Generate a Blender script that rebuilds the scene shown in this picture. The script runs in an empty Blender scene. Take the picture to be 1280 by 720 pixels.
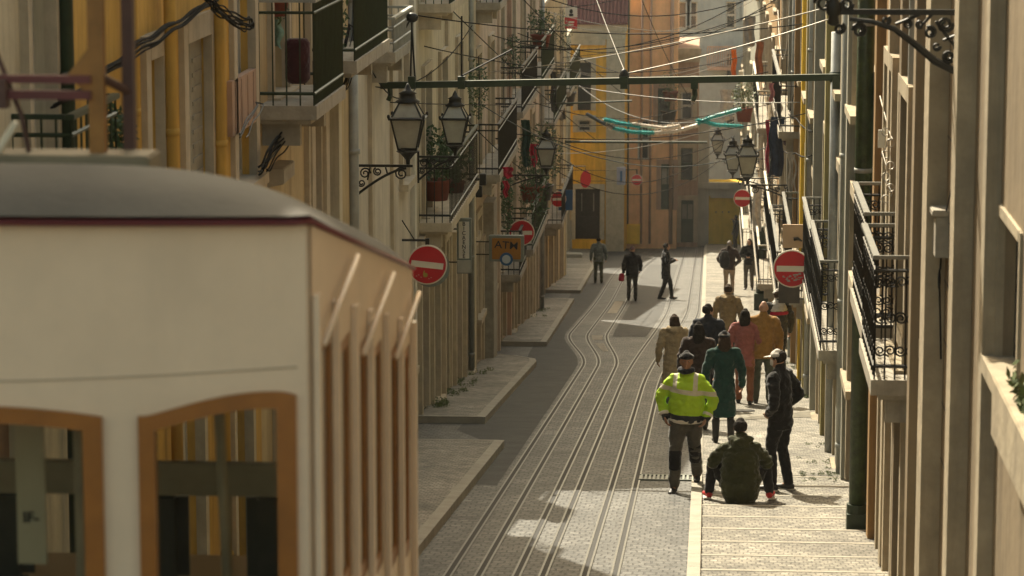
import bpy, bmesh, math, random
from mathutils import Vector, Matrix, noise as mnoise
R = math.radians
rnd = random.Random(7)
SC = bpy.context.scene
COL = SC.collection

# ------------------------------------------------------------------ camera, sky, sun, exposure
CZ = 25.0
F = 3745.0
TH = math.atan(590 / F)
PS = math.atan(250 * math.cos(TH) / F)
cam_d = bpy.data.cameras.new('camera'); cam = bpy.data.objects.new('camera', cam_d); COL.objects.link(cam)
cam.location = (0, 0, CZ); cam.rotation_euler = (math.pi / 2 - TH, 0, PS)
cam_d.sensor_width = 36; cam_d.lens = F / 1280 * 36; cam_d.clip_start = .1; cam_d.clip_end = 2000
cam_d.dof.use_dof = True; cam_d.dof.focus_distance = 42; cam_d.dof.aperture_fstop = 4.5
SC.camera = cam
SUN = Vector((-.60, 1.36, 1.5)).normalized()
W = bpy.data.worlds.new('World'); SC.world = W; W.use_nodes = True
wn = W.node_tree.nodes; wl = W.node_tree.links
sky = wn.new('ShaderNodeTexSky'); sky.sky_type = 'NISHITA'; sky.sun_disc = False
sky.sun_elevation = math.asin(SUN.z); sky.sun_rotation = math.atan2(SUN.x, SUN.y); sky.dust_density = 4; sky.air_density = 1.3; sky.ozone_density = .6
tint = wn.new('ShaderNodeMix'); tint.data_type = 'RGBA'; tint.blend_type = 'MULTIPLY'; tint.inputs[0].default_value = 1
tint.inputs[7].default_value = (1.0, .90, .66, 1)
wl.new(sky.outputs[0], tint.inputs[6]); wl.new(tint.outputs[2], wn['Background'].inputs[0])
wn['Background'].inputs[1].default_value = .135
sl = bpy.data.lights.new('sun', 'SUN'); sl.energy = 3.9; sl.angle = R(.5); sl.color = (1, .91, .72)
so = bpy.data.objects.new('sun', sl); COL.objects.link(so); so.rotation_euler = SUN.to_track_quat('Z', 'Y').to_euler(); so.location = (0, 0, 60)
SC.view_settings.view_transform = 'Standard'; SC.view_settings.look = 'None'; SC.view_settings.gamma = 1
SC.view_settings.exposure = 1.27

# ------------------------------------------------------------------ pixel helpers (1280x720 photo frame) and ground profile
RV = Vector((math.cos(PS), math.sin(PS), 0))
FV = Vector((-math.sin(PS) * math.cos(TH), math.cos(PS) * math.cos(TH), -math.sin(TH)))
UV = RV.cross(FV)
C0 = Vector((0, 0, CZ))
def ray(px, py): return FV + RV * ((px - 640) / F) + UV * ((360 - py) / F)
def P(px, py, Y):
    d = ray(px, py); return C0 + d * (Y / d.y)
def WX(px, py, x):
    d = ray(px, py); return C0 + d * (x / d.x)
def zg(Y):
    if Y < 25: return CZ - 4.05 - .118 * 25 + .2 * (25 - Y)
    if Y < 165: return CZ - 4.05 - .118 * Y
    return CZ - 4.05 - .118 * 165 - .2 * (Y - 165)
def G(px, py):
    d = ray(px, py); t = 4.05 / (-d.z - .118 * d.y); return C0 + d * t
def YL(px, a=4.6): return WX(px, 300, -a).y
def YR(px, b=1.85): return WX(px, 300, b).y
def XK(Y):                                       # left kerb line
    return -2.95 if Y < 44 else (-3.55 if Y < 64 else (-3.6 - (Y - 64) * .018 if Y < 92 else -4.05 - (Y - 92) * .02))
KR = -.17                                        # right kerb line
def zpav(Y):                                     # right pavement, stepped like shallow stairs near the camera
    if Y < 38.2:
        k = math.floor((38.2 - Y) / 1.15); y1 = 38.2 - k * 1.15
        return zg(y1) + .10 + (y1 - Y) * .088 - 0.01
    if Y < 47: return zg(Y) + .10
    return zg(Y) + .10 - .0
def gz(X, Y):
    if X > KR: return zpav(Y)
    if X < XK(Y): return zg(Y) + .11
    return zg(Y)

# ------------------------------------------------------------------ materials
MC = {}
def mk(name, col, rough=.8, nz=(3, .15), bump=(0, 0), metal=0, streak=0, spec=.4, dirt=None, sheen=0):
    if name in MC: return MC[name]
    m = bpy.data.materials.new(name); m.use_nodes = True; N = m.node_tree.nodes; L = m.node_tree.links
    b = N['Principled BSDF']; b.inputs['Roughness'].default_value = rough; b.inputs['Metallic'].default_value = metal
    b.inputs['Specular IOR Level'].default_value = spec
    tc = N.new('ShaderNodeTexCoord')
    n = N.new('ShaderNodeTexNoise'); n.inputs['Scale'].default_value = nz[0]; n.inputs['Detail'].default_value = 6
    n.inputs['Roughness'].default_value = .65
    L.new(tc.outputs['Object'], n.inputs['Vector'])
    r = N.new('ShaderNodeMapRange'); r.inputs[1].default_value = .3; r.inputs[2].default_value = .7
    L.new(n.outputs[0], r.inputs[0])
    mx = N.new('ShaderNodeMix'); mx.data_type = 'RGBA'
    a = nz[1]
    mx.inputs[6].default_value = (*[c * (1 - a) for c in col], 1); mx.inputs[7].default_value = (*[min(1, c * (1 + a)) for c in col], 1)
    L.new(r.outputs[0], mx.inputs[0]); out = mx.outputs[2]
    if streak:
        mp = N.new('ShaderNodeMapping'); mp.inputs['Scale'].default_value = (2.2, 2.2, .18); L.new(tc.outputs['Object'], mp.inputs[0])
        n2 = N.new('ShaderNodeTexNoise'); n2.inputs['Scale'].default_value = 2.0; n2.inputs['Detail'].default_value = 8; n2.inputs['Roughness'].default_value = .7
        L.new(mp.outputs[0], n2.inputs['Vector'])
        r2 = N.new('ShaderNodeMapRange'); r2.inputs[1].default_value = .48; r2.inputs[2].default_value = .72; r2.inputs[4].default_value = streak
        L.new(n2.outputs[0], r2.inputs[0])
        m2 = N.new('ShaderNodeMix'); m2.data_type = 'RGBA'; d = dirt or [c * .45 for c in col]
        m2.inputs[7].default_value = (*d, 1); L.new(r2.outputs[0], m2.inputs[0]); L.new(out, m2.inputs[6]); out = m2.outputs[2]
        n3 = N.new('ShaderNodeTexNoise'); n3.inputs['Scale'].default_value = .9; n3.inputs['Detail'].default_value = 9; n3.inputs['Roughness'].default_value = .75
        L.new(tc.outputs['Object'], n3.inputs['Vector'])
        r3 = N.new('ShaderNodeMapRange'); r3.inputs[1].default_value = .56; r3.inputs[2].default_value = .66; r3.inputs[4].default_value = streak * .7
        L.new(n3.outputs[0], r3.inputs[0])
        m3 = N.new('ShaderNodeMix'); m3.data_type = 'RGBA'; m3.inputs[7].default_value = (*[min(1, c * .62 + .03) for c in col], 1)
        L.new(r3.outputs[0], m3.inputs[0]); L.new(out, m3.inputs[6]); out = m3.outputs[2]
    L.new(out, b.inputs['Base Color'])
    if bump[1]:
        nb = N.new('ShaderNodeTexNoise'); nb.inputs['Scale'].default_value = bump[0]; nb.inputs['Detail'].default_value = 4
        L.new(tc.outputs['Object'], nb.inputs['Vector'])
        bp = N.new('ShaderNodeBump'); bp.inputs['Strength'].default_value = bump[1]; bp.inputs['Distance'].default_value = .03
        L.new(nb.outputs[0], bp.inputs['Height']); L.new(bp.outputs[0], b.inputs['Normal'])
    if sheen: b.inputs['Sheen Weight'].default_value = sheen; b.inputs['Sheen Roughness'].default_value = .4
    MC[name] = m; return m
def plaster(name, col, s=.7): return mk(name, col, .9, (1.3, .14), (9, .25), streak=s, spec=.2)
def cobble(name, c1, c2, mortar, bw, bh, bumpd=.5, rough=.75, ms=.012, patch=None):
    m = bpy.data.materials.new(name); m.use_nodes = True; N = m.node_tree.nodes; L = m.node_tree.links
    b = N['Principled BSDF']; b.inputs['Roughness'].default_value = rough; b.inputs['Specular IOR Level'].default_value = .35
    tc = N.new('ShaderNodeTexCoord')
    w = N.new('ShaderNodeTexNoise'); w.inputs['Scale'].default_value = 1.7; w.inputs['Detail'].default_value = 2; L.new(tc.outputs['Object'], w.inputs['Vector'])
    va = N.new('ShaderNodeVectorMath'); va.operation = 'MULTIPLY_ADD'; va.inputs[1].default_value = (.12, .12, 0)
    L.new(w.outputs['Color'], va.inputs[0]); L.new(tc.outputs['Object'], va.inputs[2])
    br = N.new('ShaderNodeTexBrick'); br.inputs['Scale'].default_value = 1; br.inputs['Brick Width'].default_value = bw; br.inputs['Row Height'].default_value = bh
    br.inputs['Mortar Size'].default_value = ms; br.inputs['Mortar Smooth'].default_value = .4; br.inputs['Bias'].default_value = -.1
    br.inputs['Color1'].default_value = (*c1, 1); br.inputs['Color2'].default_value = (*c2, 1); br.inputs['Mortar'].default_value = (*mortar, 1)
    L.new(va.outputs[0], br.inputs['Vector'])
    n = N.new('ShaderNodeTexNoise'); n.inputs['Scale'].default_value = .55; n.inputs['Detail'].default_value = 9; n.inputs['Roughness'].default_value = .7
    L.new(tc.outputs['Object'], n.inputs['Vector'])
    r = N.new('ShaderNodeMapRange'); r.inputs[1].default_value = .35; r.inputs[2].default_value = .65; r.inputs[3].default_value = .5; r.inputs[4].default_value = 1.25
    L.new(n.outputs[0], r.inputs[0])
    mx = N.new('ShaderNodeVectorMath'); mx.operation = 'SCALE'; L.new(br.outputs[0], mx.inputs[0]); L.new(r.outputs[0], mx.inputs['Scale'])
    n2 = N.new('ShaderNodeTexNoise'); n2.inputs['Scale'].default_value = 7; n2.inputs['Detail'].default_value = 3; L.new(tc.outputs['Object'], n2.inputs['Vector'])
    r2 = N.new('ShaderNodeMapRange'); r2.inputs[1].default_value = .3; r2.inputs[2].default_value = .7; r2.inputs[3].default_value = .6; r2.inputs[4].default_value = 1.35
    L.new(n2.outputs[0], r2.inputs[0])
    mx2 = N.new('ShaderNodeVectorMath'); mx2.operation = 'SCALE'; L.new(mx.outputs[0], mx2.inputs[0]); L.new(r2.outputs[0], mx2.inputs['Scale'])
    L.new(mx2.outputs[0], b.inputs['Base Color'])
    bp = N.new('ShaderNodeBump'); bp.inputs['Strength'].default_value = bumpd; bp.inputs['Distance'].default_value = .03; bp.invert = True
    ad = N.new('ShaderNodeMath'); ad.operation = 'MULTIPLY_ADD'; ad.inputs[1].default_value = -.6; L.new(n2.outputs[0], ad.inputs[0]); L.new(br.outputs['Fac'], ad.inputs[2])
    L.new(ad.outputs[0], bp.inputs['Height']); L.new(bp.outputs[0], b.inputs['Normal'])
    return m
def glass_mat(name, tintc, mixf, rough=.05):
    m = bpy.data.materials.new(name); m.use_nodes = True; N = m.node_tree.nodes; L = m.node_tree.links
    N.remove(N['Principled BSDF'])
    t = N.new('ShaderNodeBsdfTransparent'); t.inputs[0].default_value = (*tintc, 1)
    g = N.new('ShaderNodeBsdfGlossy'); g.inputs['Roughness'].default_value = rough
    fr = N.new('ShaderNodeLayerWeight'); fr.inputs[0].default_value = mixf
    mx = N.new('ShaderNodeMixShader'); L.new(fr.outputs['Facing'], mx.inputs[0]); L.new(t.outputs[0], mx.inputs[1]); L.new(g.outputs[0], mx.inputs[2])
    L.new(mx.outputs[0], N['Material Output'].inputs[0]); return m

M = dict(
 cream=plaster('cream_plaster', (.55, .49, .36)), ochre=plaster('ochre_plaster', (.58, .36, .09)), sand=plaster('sand_plaster', (.50, .395, .23)),
 pinkish=plaster('pale_pink_plaster', (.54, .44, .34)), beige=plaster('beige_plaster', (.56, .50, .40), .4), rose=plaster('rose_plaster', (.44, .30, .22)),
 orange=plaster('orange_plaster', (.78, .43, .06)), peach=plaster('peach_plaster', (.84, .50, .27), .3), greyblue=plaster('grey_blue_plaster', (.34, .37, .36), .3),
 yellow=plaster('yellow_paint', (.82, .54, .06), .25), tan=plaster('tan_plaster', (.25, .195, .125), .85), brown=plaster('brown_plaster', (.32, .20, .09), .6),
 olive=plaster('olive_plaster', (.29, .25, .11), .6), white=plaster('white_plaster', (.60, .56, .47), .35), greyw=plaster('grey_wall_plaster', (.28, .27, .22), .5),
 stone=mk('limestone_trim', (.47, .40, .29), .85, (4, .16), (14, .2), streak=.35), stoner=mk('weathered_trim', (.36, .30, .205), .88, (3, .22), (12, .35), streak=.6), stone2=mk('grey_stone', (.34, .31, .25), .85, (5, .2), (14, .3), streak=.4),
 kerb=mk('kerb_stone', (.30, .275, .22), .8, (3, .2), (20, .3)),
 green=mk('dark_green_paint', (.018, .034, .016), .45, (6, .3)), greenshut=mk('green_shutter_paint', (.028, .05, .035), .5, (5, .25)),
 iron=mk('black_iron', (.022, .022, .020), .45, (8, .3), metal=.3), steel=mk('worn_rail_steel', (.085, .085, .083), .38, (9, .3), metal=.75), groove=mk('rail_groove', (.015, .014, .013), .8, (9, .2)),
 zinc=mk('zinc_pipe', (.30, .31, .29), .5, (4, .2), metal=.4), handrail=mk('worn_grey_rail_paint', (.16, .16, .14), .42, (6, .25)),
 woodd=mk('dark_wood_door', (.05, .042, .035), .5, (6, .3)), woodb=mk('brown_wood_door', (.15, .09, .05), .6, (6, .3)), woodg=mk('green_wood_door', (.04, .07, .05), .5, (6, .3)),
 winw=mk('white_window_paint', (.50, .48, .42), .5, (5, .1)), pane=mk('dark_window_pane', (.03, .035, .035), .08, (1.5, .3), spec=.7), curtain=mk('curtain_pane', (.30, .28, .23), .25, (2, .3), spec=.6),
 tile=mk('red_roof_tile', (.11, .035, .03), .8, (3, .3)), cable=mk('black_cable', (.016, .016, .016), .85, (8, .2), spec=.08), cablel=mk('pale_cable', (.36, .33, .28), .45, (8, .15), metal=.2), cableg=mk('grey_cable', (.20, .19, .16), .5, (8, .2)), cableb=mk('grey_blue_cable', (.06, .075, .08), .5, (8, .2)),
 red=mk('sign_red', (.50, .012, .022), .4, (3, .08)), signw=mk('sign_white', (.72, .66, .54), .45, (6, .06)), signg=mk('sign_back_grey', (.20, .22, .19), .5, (5, .15)),
 terra=mk('terracotta', (.20, .05, .03), .8, (6, .2)), leaf=mk('leaf_green', (.045, .085, .028), .6, (14, .45)), leaf2=mk('leaf_olive', (.09, .12, .04), .6, (14, .4)),
 teal=mk('turquoise_tinsel', (.03, .42, .42), .35, (20, .25)), tinw=mk('white_tinsel', (.75, .68, .58), .4, (20, .2)), pinkt=mk('pink_tinsel', (.60, .12, .12), .4, (20, .2)),
 blue=mk('sign_blue', (.03, .10, .22), .45, (4, .1)), amber=mk('amber_plastic', (.34, .15, .022), .4, (3, .12)), black=mk('black_letter', (.02, .02, .02), .5, (5, .1)),
)
M['cobble'] = cobble('grey_setts', (.072, .072, .066), (.125, .122, .112), (.032, .031, .028), .12, .17, .6, .62)
M['asphalt'] = mk('worn_asphalt', (.052, .052, .049), .8, (2.2, .25), (60, .4), streak=.3)
M['calc'] = cobble('limestone_setts', (.20, .185, .15), (.30, .28, .23), (.115, .104, .083), .085, .12, .45, .75, .009)
M['calcl'] = cobble('left_pavement_setts', (.23, .21, .17), (.31, .285, .23), (.15, .13, .10), .085, .12, .45, .7, .012)
M['earth'] = mk('dusty_ground', (.20, .17, .13), .95, (1, .2))
M['lampglass'] = mk('frosted_lantern_glass', (.36, .35, .29), .25, (5, .15), spec=.5)
M['tglass'] = glass_mat('tram_glass', (.82, .83, .75), .22)

# ------------------------------------------------------------------ mesh helpers
class MB:
    def __init__(s): s.v = []; s.f = []
    def add(s, vs, fs):
        o = len(s.v); s.v += [tuple(v) for v in vs]; s.f += [tuple(i + o for i in f) for f in fs]; return s
    def box(s, x0, x1, y0, y1, z0, z1, mtx=None):
        if x0 > x1: x0, x1 = x1, x0
        if y0 > y1: y0, y1 = y1, y0
        if z0 > z1: z0, z1 = z1, z0
        vs = [Vector(p) for p in ((x0, y0, z0), (x1, y0, z0), (x1, y1, z0), (x0, y1, z0), (x0, y0, z1), (x1, y0, z1), (x1, y1, z1), (x0, y1, z1))]
        if mtx: vs = [mtx @ v for v in vs]
        return s.add(vs, [(0, 3, 2, 1), (4, 5, 6, 7), (0, 1, 5, 4), (1, 2, 6, 5), (2, 3, 7, 6), (3, 0, 4, 7)])
    def quad(s, a, b, c, d): return s.add([a, b, c, d], [(0, 1, 2, 3)])
    def tube(s, pts, r, n=6, cap=True):
        pts = [Vector(p) for p in pts]; m = len(pts)
        rr = r if isinstance(r, (list, tuple)) else [r] * m
        vs = []; fs = []
        up = None
        for i, p in enumerate(pts):
            t = (pts[min(i + 1, m - 1)] - pts[max(i - 1, 0)])
            if t.length < 1e-9: t = Vector((0, 0, 1))
            t.normalize()
            if up is None:
                up = Vector((0, 0, 1)) if abs(t.z) < .9 else Vector((1, 0, 0))
            a = (up - t * up.dot(t))
            if a.length < 1e-6: a = t.orthogonal()
            a.normalize(); b = t.cross(a); up = a
            for k in range(n):
                an = 2 * math.pi * k / n; vs.append(p + (a * math.cos(an) + b * math.sin(an)) * rr[i])
        for i in range(m - 1):
            for k in range(n):
                fs.append((i * n + k, i * n + (k + 1) % n, (i + 1) * n + (k + 1) % n, (i + 1) * n + k))
        if cap: fs.append(tuple(range(n - 1, -1, -1))); fs.append(tuple((m - 1) * n + k for k in range(n)))
        return s.add(vs, fs)
    def lathe(s, prof, n=16, mtx=None, square=False):
        vs = []; fs = []
        for (r, z) in prof:
            for k in range(n):
                an = 2 * math.pi * (k + .5) / n; v = Vector((r * math.cos(an), r * math.sin(an), z)); vs.append(mtx @ v if mtx else v)
        m = len(prof)
        for i in range(m - 1):
            for k in range(n): fs.append((i * n + k, i * n + (k + 1) % n, (i + 1) * n + (k + 1) % n, (i + 1) * n + k))
        fs.append(tuple(range(n - 1, -1, -1))); fs.append(tuple((m - 1) * n + k for k in range(n)))
        return s.add(vs, fs)
    def prism(s, poly, h0, h1, mtx):                # poly in local xy, extruded along local z
        n = len(poly); vs = [mtx @ Vector((p[0], p[1], h0)) for p in poly] + [mtx @ Vector((p[0], p[1], h1)) for p in poly]
        fs = [tuple(range(n - 1, -1, -1)), tuple(range(n, 2 * n))] + [(i, (i + 1) % n, n + (i + 1) % n, n + i) for i in range(n)]
        return s.add(vs, fs)
    def blob(s, c, rx, ry, rz, n=10):
        prof = [(math.sin(math.pi * i / n), -math.cos(math.pi * i / n)) for i in range(n + 1)]
        prof[0] = (.01, -1); prof[-1] = (.01, 1)
        m = Matrix.Translation(c) @ Matrix.Diagonal((rx, ry, rz, 1))
        return s.lathe(prof, 12, m)
    def build(s, name, mat, parent=None, smooth=False, bevel=0):
        me = bpy.data.meshes.new(name); me.from_pydata(s.v, [], s.f); me.update()
        bm = bmesh.new(); bm.from_mesh(me); bmesh.ops.recalc_face_normals(bm, faces=bm.faces)
        if bevel: bmesh.ops.bevel(bm, geom=bm.edges[:], offset=bevel, segments=2, affect='EDGES', clamp_overlap=True)
        bm.to_mesh(me); bm.free()
        if smooth:
            me.polygons.foreach_set('use_smooth', [True] * len(me.polygons))
        o = bpy.data.objects.new(name, me); COL.objects.link(o)
        for m_ in (mat if isinstance(mat, (list, tuple)) else [mat]): me.materials.append(M[m_] if isinstance(m_, str) else m_)
        if parent: link(o, parent)
        return o
def link(o, p):
    o.parent = p
    o.matrix_parent_inverse = Matrix.Translation(-wloc(p))
def wloc(p):
    l = p.location.copy()
    if p.parent: l = p.matrix_parent_inverse @ l + wloc(p.parent)
    return l
def tag(o, label=None, cat=None, group=None, kind=None):
    if label: o['label'] = label
    if cat: o['category'] = cat
    if group: o['group'] = group
    if kind: o['kind'] = kind
    return o
def thing(name, label, cat, loc=(0, 0, 0), group=None):
    o = bpy.data.objects.new(name, None); COL.objects.link(o); o.location = loc; o.empty_display_size = .2
    return tag(o, label, cat, group)
TXT = []
def text(name, s, size, mat, parent, mtx, depth=.004, stretch=1):
    cu = bpy.data.curves.new(name, 'FONT'); cu.body = s; cu.size = size; cu.extrude = depth; cu.align_x = 'CENTER'; cu.align_y = 'CENTER'; cu.offset = size * .004
    t = bpy.data.objects.new(name, cu); COL.objects.link(t)
    dg = bpy.context.evaluated_depsgraph_get(); me = bpy.data.meshes.new_from_object(t.evaluated_get(dg)); COL.objects.unlink(t); TXT.append(t)
    me.transform(mtx @ Matrix.Diagonal((stretch, 1, 1, 1))); me.materials.clear(); me.materials.append(M[mat])
    o = bpy.data.objects.new(name, me); COL.objects.link(o)
    if parent: link(o, parent)
    return o
def catenary(a, b, sag, n=16):
    a = Vector(a); b = Vector(b)
    return [a.lerp(b, i / n) - Vector((0, 0, sag * 4 * (i / n) * (1 - i / n))) for i in range(n + 1)]
def spiral(c, r0, r1, a0, turns, u, v, n=18):
    return [Vector(c) + (Vector(u) * math.cos(a0 + turns * 2 * math.pi * i / n) + Vector(v) * math.sin(a0 + turns * 2 * math.pi * i / n)) * (r0 + (r1 - r0) * i / n) for i in range(n + 1)]
def leaves(mb, c, rx, ry, rz, n, size, rn):
    for _ in range(n):
        while True:
            q = Vector((rn.uniform(-1, 1), rn.uniform(-1, 1), rn.uniform(-1, 1)))
            if q.length < 1: break
        p = Vector(c) + Vector((q.x * rx, q.y * ry, q.z * rz))
        a = Vector((rn.gauss(0, 1), rn.gauss(0, 1), rn.gauss(0, 1))).normalized(); b = a.orthogonal().normalized()
        s_ = size * rn.uniform(.6, 1.3)
        mb.add([p - a * s_, p + b * s_ * .45, p + a * s_, p - b * s_ * .45], [(0, 1, 2, 3)])

# ------------------------------------------------------------------ the setting: ground, road, pavements, rails
def sheet(name, mat, xf0, xf1, ys, off, kind='structure', skirt=0, nx=1):
    mb = MB(); cols = nx + 1
    for y in ys:
        a, b = xf0(y), xf1(y)
        for i in range(cols): mb.v.append((a + (b - a) * i / nx, y, (off(y) if callable(off) else zg(y) + off)))
    for j in range(len(ys) - 1):
        for i in range(nx): mb.f.append((j * cols + i, j * cols + i + 1, (j + 1) * cols + i + 1, (j + 1) * cols + i))
    o = mb.build(name, mat); tag(o, kind=kind); return o
yy = [-30, -10, 0, 10, 20, 25, 45, 65, 85, 105, 125, 145, 165, 180, 200, 260]
sheet('ground', 'earth', lambda y: -60, lambda y: 60, yy, lambda y: zg(y) - .05)
sheet('road', 'cobble', lambda y: -7.5, lambda y: 2.2, yy, 0)
asy = [37.4 + i for i in range(0, 114, 2)]
def asr(y): return railx(0, y) - .12
def smooth(t): t = max(0, min(1, t)); return t * t * (3 - 2 * t)
NEAR = [-2.54, -2.235, -1.86, -1.60, -1.19, -.89]
FARX = [-3.38, -2.93, -2.46, -1.13, -.56, -.24]
def railx(i, y):
    t = smooth((y - 60.5) / 13) if i < 3 else smooth((y - 54) / 34)
    x = NEAR[i] + (FARX[i] - NEAR[i]) * t
    if i < 3 and y > 118: x += .9 * ((y - 118) / 42) ** 1.6 - .25 * smooth((y - 85) / 35)
    elif i < 3: x -= .25 * smooth((y - 85) / 35)
    return x
sheet('asphalt_lane', 'asphalt', lambda y: XK(y) - .3, asr, asy, .004)
sheet('asphalt_strip', 'asphalt', lambda y: railx(2, y) + .14, lambda y: railx(3, y) - .14, [72 + 3 * i for i in range(20)], .0045)
ys = [22 + i for i in range(0, 140)]
for i in range(6):
    rx = lambda y, i=i: railx(i, y)
    g_ = MB(); r_ = MB()
    for (mb, a, b, h) in ((r_, -.046, -.024, .012), (r_, .024, .046, .012), (g_, -.026, .026, .006)):
        for j in range(len(ys) - 1):
            y0, y1 = ys[j], ys[j + 1]
            mb.add([(rx(y0) + a, y0, zg(y0) + h), (rx(y0) + b, y0, zg(y0) + h), (rx(y1) + b, y1, zg(y1) + h), (rx(y1) + a, y1, zg(y1) + h)], [(0, 1, 2, 3)])
    o = r_.build('rail', 'steel'); pos = ['outermost left', 'second from the left', 'third from the left', 'fourth from the left', 'fifth from the left', 'outermost right']
    tag(o, 'steel tram rail in the setts, %s of six' % pos[i], 'rail', 'tram rails in the roadway')
    g_.build('groove', 'groove', o)
# cover plates of worn stone between the far left rails
for k, (ya, yb) in enumerate(((84, 92), (66, 69), (70.5, 72.5))):
    sheet('stone_patch', 'stone2', lambda y: railx(0, y) + .55, lambda y: railx(2, y) - .1, [ya, (ya + yb) / 2, yb], .005)
# left pavements (three pieces with crossing gaps between)
def pavement(name, mat, y0, y1, xin, xout, n=20):
    mb = MB(); ky = MB()
    ys_ = [y0 + (y1 - y0) * i / n for i in range(n + 1)]
    for j in range(n):
        a, b = ys_[j], ys_[j + 1]
        mb.add([(xout, a, zg(a) + .11), (xin(a) - .14, a, zg(a) + .11), (xin(b) - .14, b, zg(b) + .11), (xout, b, zg(b) + .11)], [(0, 1, 2, 3)])
        ky.add([(xin(a) - .14, a, zg(a) + .115), (xin(a), a, zg(a) + .11), (xin(b), b, zg(b) + .11), (xin(b) - .14, b, zg(b) + .115),
                (xin(a), a, zg(a) - .05), (xin(b), b, zg(b) - .05)], [(0, 1, 2, 3), (1, 4, 5, 2)])
    for e in (y0, y1):
        ky.add([(xout, e, zg(e) + .11), (xin(e), e, zg(e) + .11), (xin(e), e, zg(e) - .05), (xout, e, zg(e) - .05)], [(0, 1, 2, 3)])
        d = .14 if e == y0 else -.14
        ky.add([(xout, e, zg(e) + .1145), (xin(e) - .14, e, zg(e) + .1145), (xin(e) - .14, e + d, zg(e + d) + .1145), (xout, e + d, zg(e + d) + .1145)], [(0, 1, 2, 3)])
    o = mb.build(name, mat); tag(o, kind='structure'); k = ky.build('kerb', 'kerb'); tag(k, kind='structure')
pavement('left_pavement', 'calcl', 20, 42.6, lambda y: -2.92 - (42.6 - y) * .004, -5)
pavement('left_pavement', 'calcl', 46.6, 63.2, lambda y: XK(y) + .05 - 1.2 * max(0, (y - 61) / 2.2) ** 2, -6)
pavement('left_pavement', 'calcl', 67.6, 91.2, lambda y: XK(y), -7)
pavement('left_pavement', 'calcl', 97.5, 150, lambda y: XK(y), -9)
# right pavement: shallow stair treads near, plain slope beyond
mb = MB(); ky = MB(); ed = []
y = 38.2
while y > 16:
    ed.append((y - 1.15, y)); y -= 1.15
for (a, b) in ed:
    za, zb = zpav(a + 1e-4), zpav(b - 1e-4)
    mb.add([(KR + .13, a, za), (2.6, a, za), (2.6, b - .09, zb + .0079), (KR + .13, b - .09, zb + .0079)], [(0, 1, 2, 3)])
    ky.add([(KR + .13, b - .09, zb + .012), (2.6, b - .09, zb + .012), (2.6, b, zb + .004), (KR + .13, b, zb + .004)], [(0, 1, 2, 3)])
    zn = zpav(b + 1e-3)
    ky.add([(KR + .13, b, zb + .004), (2.6, b, zb + .004), (2.6, b, zn - .05), (KR + .13, b, zn - .05)], [(0, 1, 2, 3)])
for j in range(38, 168, 2):
    a, b = (38.2 if j == 38 else j), j + 2
    mb.add([(KR + .13, a, zg(a) + .10), (2.6, a, zg(a) + .10), (2.6, b, zg(b) + .10), (KR + .13, b, zg(b) + .10)], [(0, 1, 2, 3)])
o = mb.build('right_pavement', 'calc'); tag(o, kind='structure')
o = ky.build('stair_nosing', 'kerb'); tag(o, kind='structure')
ky = MB()
for j in range(16, 168, 1):
    a, b = j, j + .99
    ky.box(KR, KR + .13, a, b, zg(a) - .4, zg(a) + .10)
    n = len(ky.v)
    for q in range(n - 8, n):
        x_, y_, z_ = ky.v[q]; ky.v[q] = (x_, y_, z_ + (zg(y_) - zg(a)) + (.016 if z_ > zg(a) else 0))
o = ky.build('right_kerb', 'kerb'); tag(o, kind='structure')
o = MB().add([(KR + .13, 46.4, zg(46.4) + .107), (1.9, 47.6, zg(47.6) + .107), (1.9, 47.8, zg(47.8) + .20), (KR + .13, 46.6, zg(46.6) + .16), (1.9, 48.4, zg(48.4) + .107), (KR + .13, 47.2, zg(47.2) + .107)], [(0, 1, 2, 3), (3, 2, 4, 5)]).build('stone_step', 'kerb'); tag(o, kind='structure')
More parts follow.
